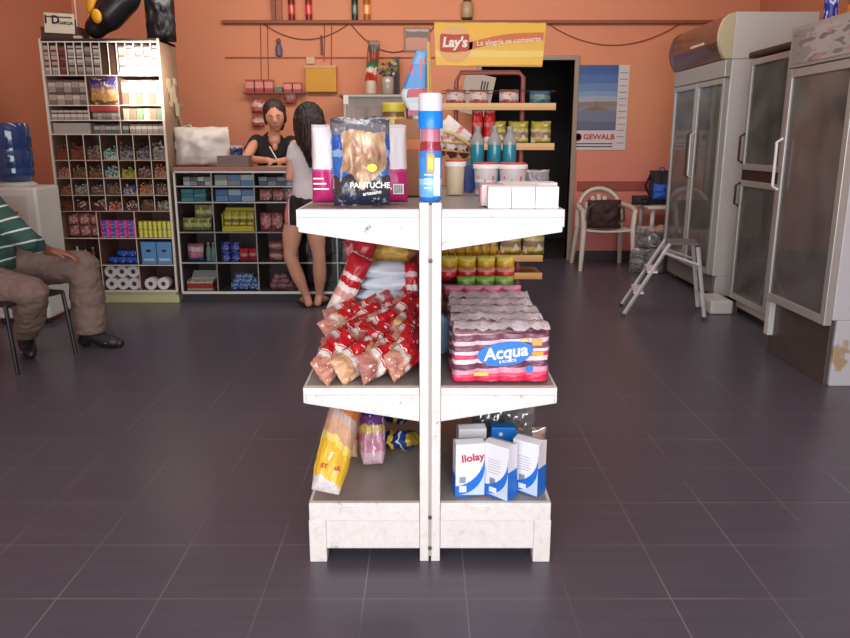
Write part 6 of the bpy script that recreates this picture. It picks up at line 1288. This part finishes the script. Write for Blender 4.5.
# light blue crumple beside tissue
o = MB().pillow(.05, .14, .05, seed=230, wr=.01).build('blue_wrap', mat('pale_blue_wrap', (130, 176, 206), .3), loc=(.064, 2.60, MZ+.002), rot=(0, 0, R(90)), smooth='all'); tag(o, 'pale blue crumpled wrap squeezed between the post and the tissue packs', 'wrap')

# --- middle left: heap of red and clear snack packets
def snackmat(name, cl):
    return band(name, 'Z', [(0, cl), (.30, (200, 160, 140)), (.34, (226, 220, 214)), (.47, (206, 40, 48)), (.50, (232, 220, 214)), (.52, (196, 24, 36)), (.93, (214, 90, 90))], .03, .22, nscale=3, spots=[((236, 214, 206), 8, .66)], bump=.5)
snm = [snackmat('red_snack_a', (190, 130, 110)), snackmat('red_snack_b', (206, 160, 120)), snackmat('red_snack_c', (170, 110, 100))]
random.seed(21)
proto = []
for i in range(4): proto.append(MB().pillow(.096, .165, .046, seed=240+i, nu=16, nv=22, wr=.013, crimp=.06, M=T(0, 0, -.08)).build('snack_packet', snm[i % 3], smooth='all'))
HL = 'red, white and clear snack packet in the sloping heap on the middle left shelf'
n_p = 0
def heap(x, y, z, rot):
    global n_p
    o = proto[n_p] if n_p < 4 else proto[n_p % 4].copy()
    if n_p >= 4: COL.objects.link(o)
    o.location = (x, y, z); o.rotation_euler = rot; tag(o, HL, 'snack packet', 'heap of red snack packets'); n_p += 1
for j in range(1, 5):
    for lay in range(1):
        for xi in range(3): heap(-.325+.105*xi+.01*(lay % 2), 2.40+.105*j, MZ+.032+.045*lay, (R(90)+R(random.uniform(-4, 4)), 0, R(random.uniform(-10, 10))))
for j in range(7):
    Y = 2.305+.076*j; z = MZ+.050+.010*j
    for i in range(4):
        x = -.305+.080*i+.022*(j % 2)+random.uniform(-.01, .01)
        heap(min(x, -.072), Y+random.uniform(-.015, .015), z+random.uniform(-.006, .012)+(.008 if i == 3 else 0), (R(-52+random.uniform(-12, 10)), R(random.uniform(52, 84)), R(random.uniform(-18, 18))))
    heap(-.285+random.uniform(-.0, .2), Y+.04, z+.012+random.uniform(0, .01), (R(-52+random.uniform(-14, 14)), R(random.uniform(40, 95)), R(random.uniform(-30, 30))))
for j in range(5):
    heap(-.066-.004*j, 2.38+.10*j, MZ+.075+.018*j, (R(-30+8*(j % 2)), R(62+9*(j % 3)), R(random.uniform(20, 45))))
# white-blue flour packets stacked
wbl = band('white_blue_packet', 'X', [(0, (190, 206, 222)), (.12, (214, 222, 232)), (.86, (196, 206, 222)), (.9, (196, 40, 50)), (.93, (230, 226, 228)), (.95, (196, 40, 50))], .02, .4)
FZ = .775
for k in range(3):
    o = MB().pillow(.235, .15, .062, seed=260+k, nu=16, nv=14, wr=.009, crimp=.05, M=T(0, 0, .035, R(90)) @ T(0, 0, -.065)).build('flour_packet', wbl, loc=(-.150+.008*(k % 2), 2.92, FZ-.055+.052*k), rot=(0, R(2-k), R(-3+3*k)), smooth='all'); tag(o, 'white and pale blue flour packet, %s from the top of the flat stack' % ORD[2-k], 'flour packet', 'flat stack of white packets')
o = MB().box(-.34, -.02, 2.86, 3.36, MZ+.001, FZ-.056).build('support_carton', mat('brown_carton', (120, 84, 66), .7), bevel=.002); tag(o, 'wide brown carton under the stacked white packets on the middle left shelf', 'carton')
o = MB().pillow(.20, .12, .08, seed=270, wr=.012, nu=18, nv=14, M=T(0, 0, .04, R(90)) @ T(0, 0, -.06)).build('yellow_bag', band('mustard_bag', 'X', [(0, (196, 150, 70)), (.3, (214, 170, 80)), (.8, (150, 100, 60))], .1, .3, bump=.5), loc=(-.125, 2.98, FZ-.055+.162), smooth='all'); tag(o, 'mustard yellow bag lying on top of the stacked white packets', 'bag')
for i, (x, z, an, Y) in enumerate(((-.345, .02, 26, 2.86), (-.315, .085, 24, 2.93))):
    o = MB().pillow(.085, .25, .06, seed=280+i, nu=14, nv=18, wr=.006).build('leaning_packet', band('red_white_tall', 'Z', [(0, (226, 214, 208)), (.3, (206, 150, 140)), (.42, (228, 220, 216)), (.52, (180, 30, 44)), (.64, (226, 200, 196)), (.7, (176, 30, 44))], .05, .3), loc=(x-.0, Y-.035, MZ+.075+z), rot=(0, R(an), R(-10)), smooth='all'); tag(o, 'tall red and white packet leaning at the left edge, %s of the pair' % ('lower', 'upper')[i], 'packet')
dkred = band('dark_red_bag', 'Z', [(0, (130, 30, 44)), (.3, (180, 50, 66)), (.55, (206, 130, 140)), (.7, (150, 36, 50))], .15, .3, spots=((226, 190, 190), 6, .64))
for i in range(4): 
    o = MB().pillow(.10, .17, .06, seed=290+i, nu=12, nv=14, wr=.006).build('dark_red_bag', dkred, loc=(-.30+.085*i, 3.28, FZ-.05), smooth='all', rot=(0, 0, 0)); o.location.z = FZ-.05; o.scale = (1, 1, 1.45); tag(o, 'tall dark red bag, %s from left at the back of the middle left shelf' % ORD[i], 'bag', 'dark red bags at the back')
o = MB().pillow(.03, .25, .03, seed=300, nu=8, nv=14, wr=.003).build('orange_roll', mat('orange_roll', (214, 130, 50), .4), loc=(-.215, 3.20, FZ-.05), smooth='all'); tag(o, 'slim orange packet standing upright at the back of the middle left shelf', 'packet')
o = MB().pillow(.05, .15, .05, seed=301, nu=12, nv=14, wr=.006).build('red_white_packet', band('redwhite_text', 'Z', [(0, (190, 30, 40)), (.25, (230, 226, 224)), (.4, (190, 30, 40)), (.6, (226, 200, 200)), (.72, (186, 28, 40))], .06, .3), loc=(-.048, 2.80, MZ+.15), rot=(R(-16), 0, R(8)), smooth='all'); tag(o, 'red packet with white stripes against the spine beside the white packets', 'packet')

# --- bottom right: milk cartons
ilm = mat('carton_white', (226, 226, 232), .4, var=.03)
def milk(px, Y, lab, rz, lay=True, hgt=.184):
    t = thing('milk_powder_carton', lab, 'carton', (G(px, Y, .3), Y, BZ), rz=R(rz), group='white and blue milk cartons')
    w, d = .096, .056
    m = MB(); m.add([(-w/2, -d/2, .001), (w/2, -d/2, .001), (w/2, d/2, .001), (-w/2, d/2, .001), (-w/2, -d/2, hgt), (w/2, -d/2, hgt), (w/2, d/2, hgt), (-w/2, d/2, hgt), (-w/2*.96, 0, hgt+.008), (w/2*.96, 0, hgt+.008)],
                    [(0, 3, 2, 1), (0, 1, 5, 4), (2, 3, 7, 6), (1, 2, 6, 9, 5), (3, 0, 4, 8, 7), (4, 5, 9, 8), (6, 7, 8, 9)]); m.build('carton', ilm, t, bevel=.0015)
    sw_ = [(-w/2, .002), (w/2, .002), (w/2, .145)]+[(w/2-w*(1-math.cos(a))*1.0, .145-.105*math.sin(a)) for a in [PI/2*i/8 for i in range(1, 9)]]
    MB().prism(sw_, 'y', -d/2-.0008, -d/2-.0002).build('blue_swoosh', mat('swoosh_blue', (30, 110, 206), .4), t)
    MB().prism([(w/2-w*(1-math.cos(a))*.85, .10-.09*math.sin(a)) for a in [PI/2*i/8 for i in range(9)]]+[(w/2, .004)], 'y', -d/2-.0014, -d/2-.0009).build('pale_swoosh', mat('swoosh_pale', (190, 206, 226), .4), t)
    for a_, b_2, h_ in ((-w/2-.0008, -w/2-.0002, .075), (w/2+.0002, w/2+.0008, .10)): MB().box(a_, b_2, -d/2, d/2, .002, h_).build('blue_side', mat('swoosh_blue', (30, 110, 206), .4), t)
    if lay:
        text('Ilolay', .036, mat('ilolay_red', (190, 30, 70), .5), t, (.008, -d/2-.0012, .137), (PI/2, R(-6), 0), bold=.001, ext=.0004)
        MB().box(-.036, -.012, -d/2-.0015, -d/2-.001, .018, .040).build('label_patch', mat('patch_white', (214, 224, 236), .5), t)
        bc = MB()
        for k in range(7): bc.box(-.035+.003*k, -.0335+.003*k, -d/2-.0016, -d/2-.0011, .05, .072)
        bc.build('barcode', mat('bar_blue', (70, 90, 130), .5), t)
    else:
        for k in range(6): MB().box(-.028, .02-.006*(k % 2), -d/2-.0006, -d/2-.0002, .13-.009*k, .1325-.009*k).build('small_print', mat('grey_print', (176, 180, 190), .5), t)
        MB().box(-.022, .006, -d/2-.0016, -d/2-.0010, .018, .036).build('label_patch', mat('patch_white', (214, 224, 236), .5), t)
        bc = MB()
        for k in range(7): bc.box(-.020+.003*k, -.0185+.003*k, -d/2-.0016, -d/2-.0011, .045, .068)
        bc.build('barcode', mat('bar_blue', (70, 90, 130), .5), t)
milk(468.5, 2.29, 'white and blue milk powder carton with red brand name, front left of the three', 8)
milk(500, 2.275, 'white and blue milk powder carton with small print, front middle of the three', -38, False)
milk(529, 2.305, 'white and blue milk powder carton with small print, front right of the three', -36, False)
milk(471, 2.42, 'white and blue milk powder carton standing behind the front left one', 6)
t = thing('blue_white_box', 'bright blue box with small white dot behind the front middle milk carton', 'box', (G(503, 2.44, .35), 2.44, BZ))
MB().box(-.042, .042, -.02, .03, .001, .178).build('box', mat('vivid_blue', (24, 116, 206), .4), t, bevel=.002); MB().lathe([(.007, .0), (.007, .001)], 14, M=T(-.01, -.0205, .155, R(90))).build('white_dot', PW, t)
for i, (px, Y) in enumerate(((490, 2.60), (518, 2.58), (522, 2.45))):
    o = MB().pillow(.13, .20 - .04*(i == 2), .09, seed=320+i, wr=.02, nu=16, nv=18).build('clear_packet', glass('clear_packet_plastic', (206, 200, 202), .3, .1, .25), loc=(G(px, Y, .3)+(.02 if i == 2 else 0), Y+.02, BZ+.001), smooth='all'); tag(o, 'clear crumpled plastic packet %s on the bottom right shelf' % ['behind the rear milk carton', 'behind the blue box', 'right of the blue box'][i], 'packet')
# --- bottom left: noodle and bread bags
pst = band('pasta_bag', 'Z', [(0, (214, 206, 206)), (.14, (226, 184, 60)), (.40, (232, 204, 110)), (.46, (206, 160, 130)), (.58, (196, 170, 160)), (.66, (206, 120, 70)), (.78, (50, 80, 150)), (.86, (200, 180, 160))], .06, .25, nscale=3, skew=.12, bump=.5)
t = thing('pasta_bag', 'long yellow, orange and clear pasta bag leaning at the left end of the bottom shelf', 'pasta bag', (G(326, 2.26, .25), 2.235, BZ+.028), rot=(R(-38), R(12), R(-2)))
MB().pillow(.112, .43, .085, seed=340, nu=20, nv=34, wr=.009, crimp=.04, pin=.5).build('bag', pst, t, smooth='all')
text('STIVAR', .020, mat('red_print', (190, 40, 50), .5), t, (.0, -.041, .075), (PI/2, 0, 0), bold=.0008)
MB().box(-.013, .013, -.0425, -.0405, .095, .125).build('white_patch', PW, t, bevel=.001)
t = thing('pasta_bag', 'second pasta bag of orange and clear film just behind the yellow-ended one', 'pasta bag', (G(345, 2.52, .3), 2.52, BZ+.03), rot=(R(-36), R(10), R(4)))
MB().pillow(.09, .30, .07, seed=341, nu=18, nv=30, wr=.009, crimp=.04).build('bag', band('pasta_bag2', 'Z', [(0, (206, 170, 130)), (.2, (190, 100, 60)), (.3, (220, 206, 196)), (.42, (60, 70, 140)), (.5, (206, 120, 60)), (.64, (220, 200, 180)), (.8, (176, 50, 50))], .1, .25, bump=.5), t, smooth='all')
t = thing('bread_bag', 'purple and pink clear-windowed bag hanging over between pasta bags and dark blue bags', 'bag', (G(373, 2.46, .25), 2.47, BZ+.02), rot=(R(-26), R(-4), 0))
MB().pillow(.095, .27, .08, seed=342, nu=18, nv=24, wr=.009, crimp=.04, pin=.6).build('bag', band('purple_bag', 'Z', [(0, (206, 170, 180)), (.14, (190, 130, 150)), (.4, (206, 176, 90)), (.5, (110, 60, 120)), (.62, (50, 50, 130)), (.8, (90, 70, 140))], .09, .25, spots=((230, 214, 214), 6, .64), bump=.5), t, smooth='all')
nvy = band('navy_yellow', 'X', [(0, (24, 40, 90)), (.3, (226, 190, 50)), (.42, (30, 50, 110)), (.6, (200, 206, 220)), (.66, (28, 60, 130)), (.85, (220, 180, 60))], .16, .25, nscale=4, bump=.5)
for i, (px, Y, z, an) in enumerate(((402, 2.60, 0, -20), (395, 2.74, .05, 14), (408, 2.80, .10, -8), (385, 2.86, .09, 22), (398, 2.92, .16, 0))):
    o = MB().pillow(.13, .13, .065, seed=350+i, nu=16, nv=16, wr=.012, M=T(0, 0, .04, R(70)) @ T(0, 0, -.065)).build('blue_yellow_packet', nvy, loc=(G(px, Y, .3), Y+.02, BZ+.012+z), rot=(0, R(an*.4), R(an)), smooth='all'); tag(o, 'dark blue and yellow snack packet, %s from the front on the bottom left shelf' % ORD[i], 'packet', 'dark blue and yellow packets')
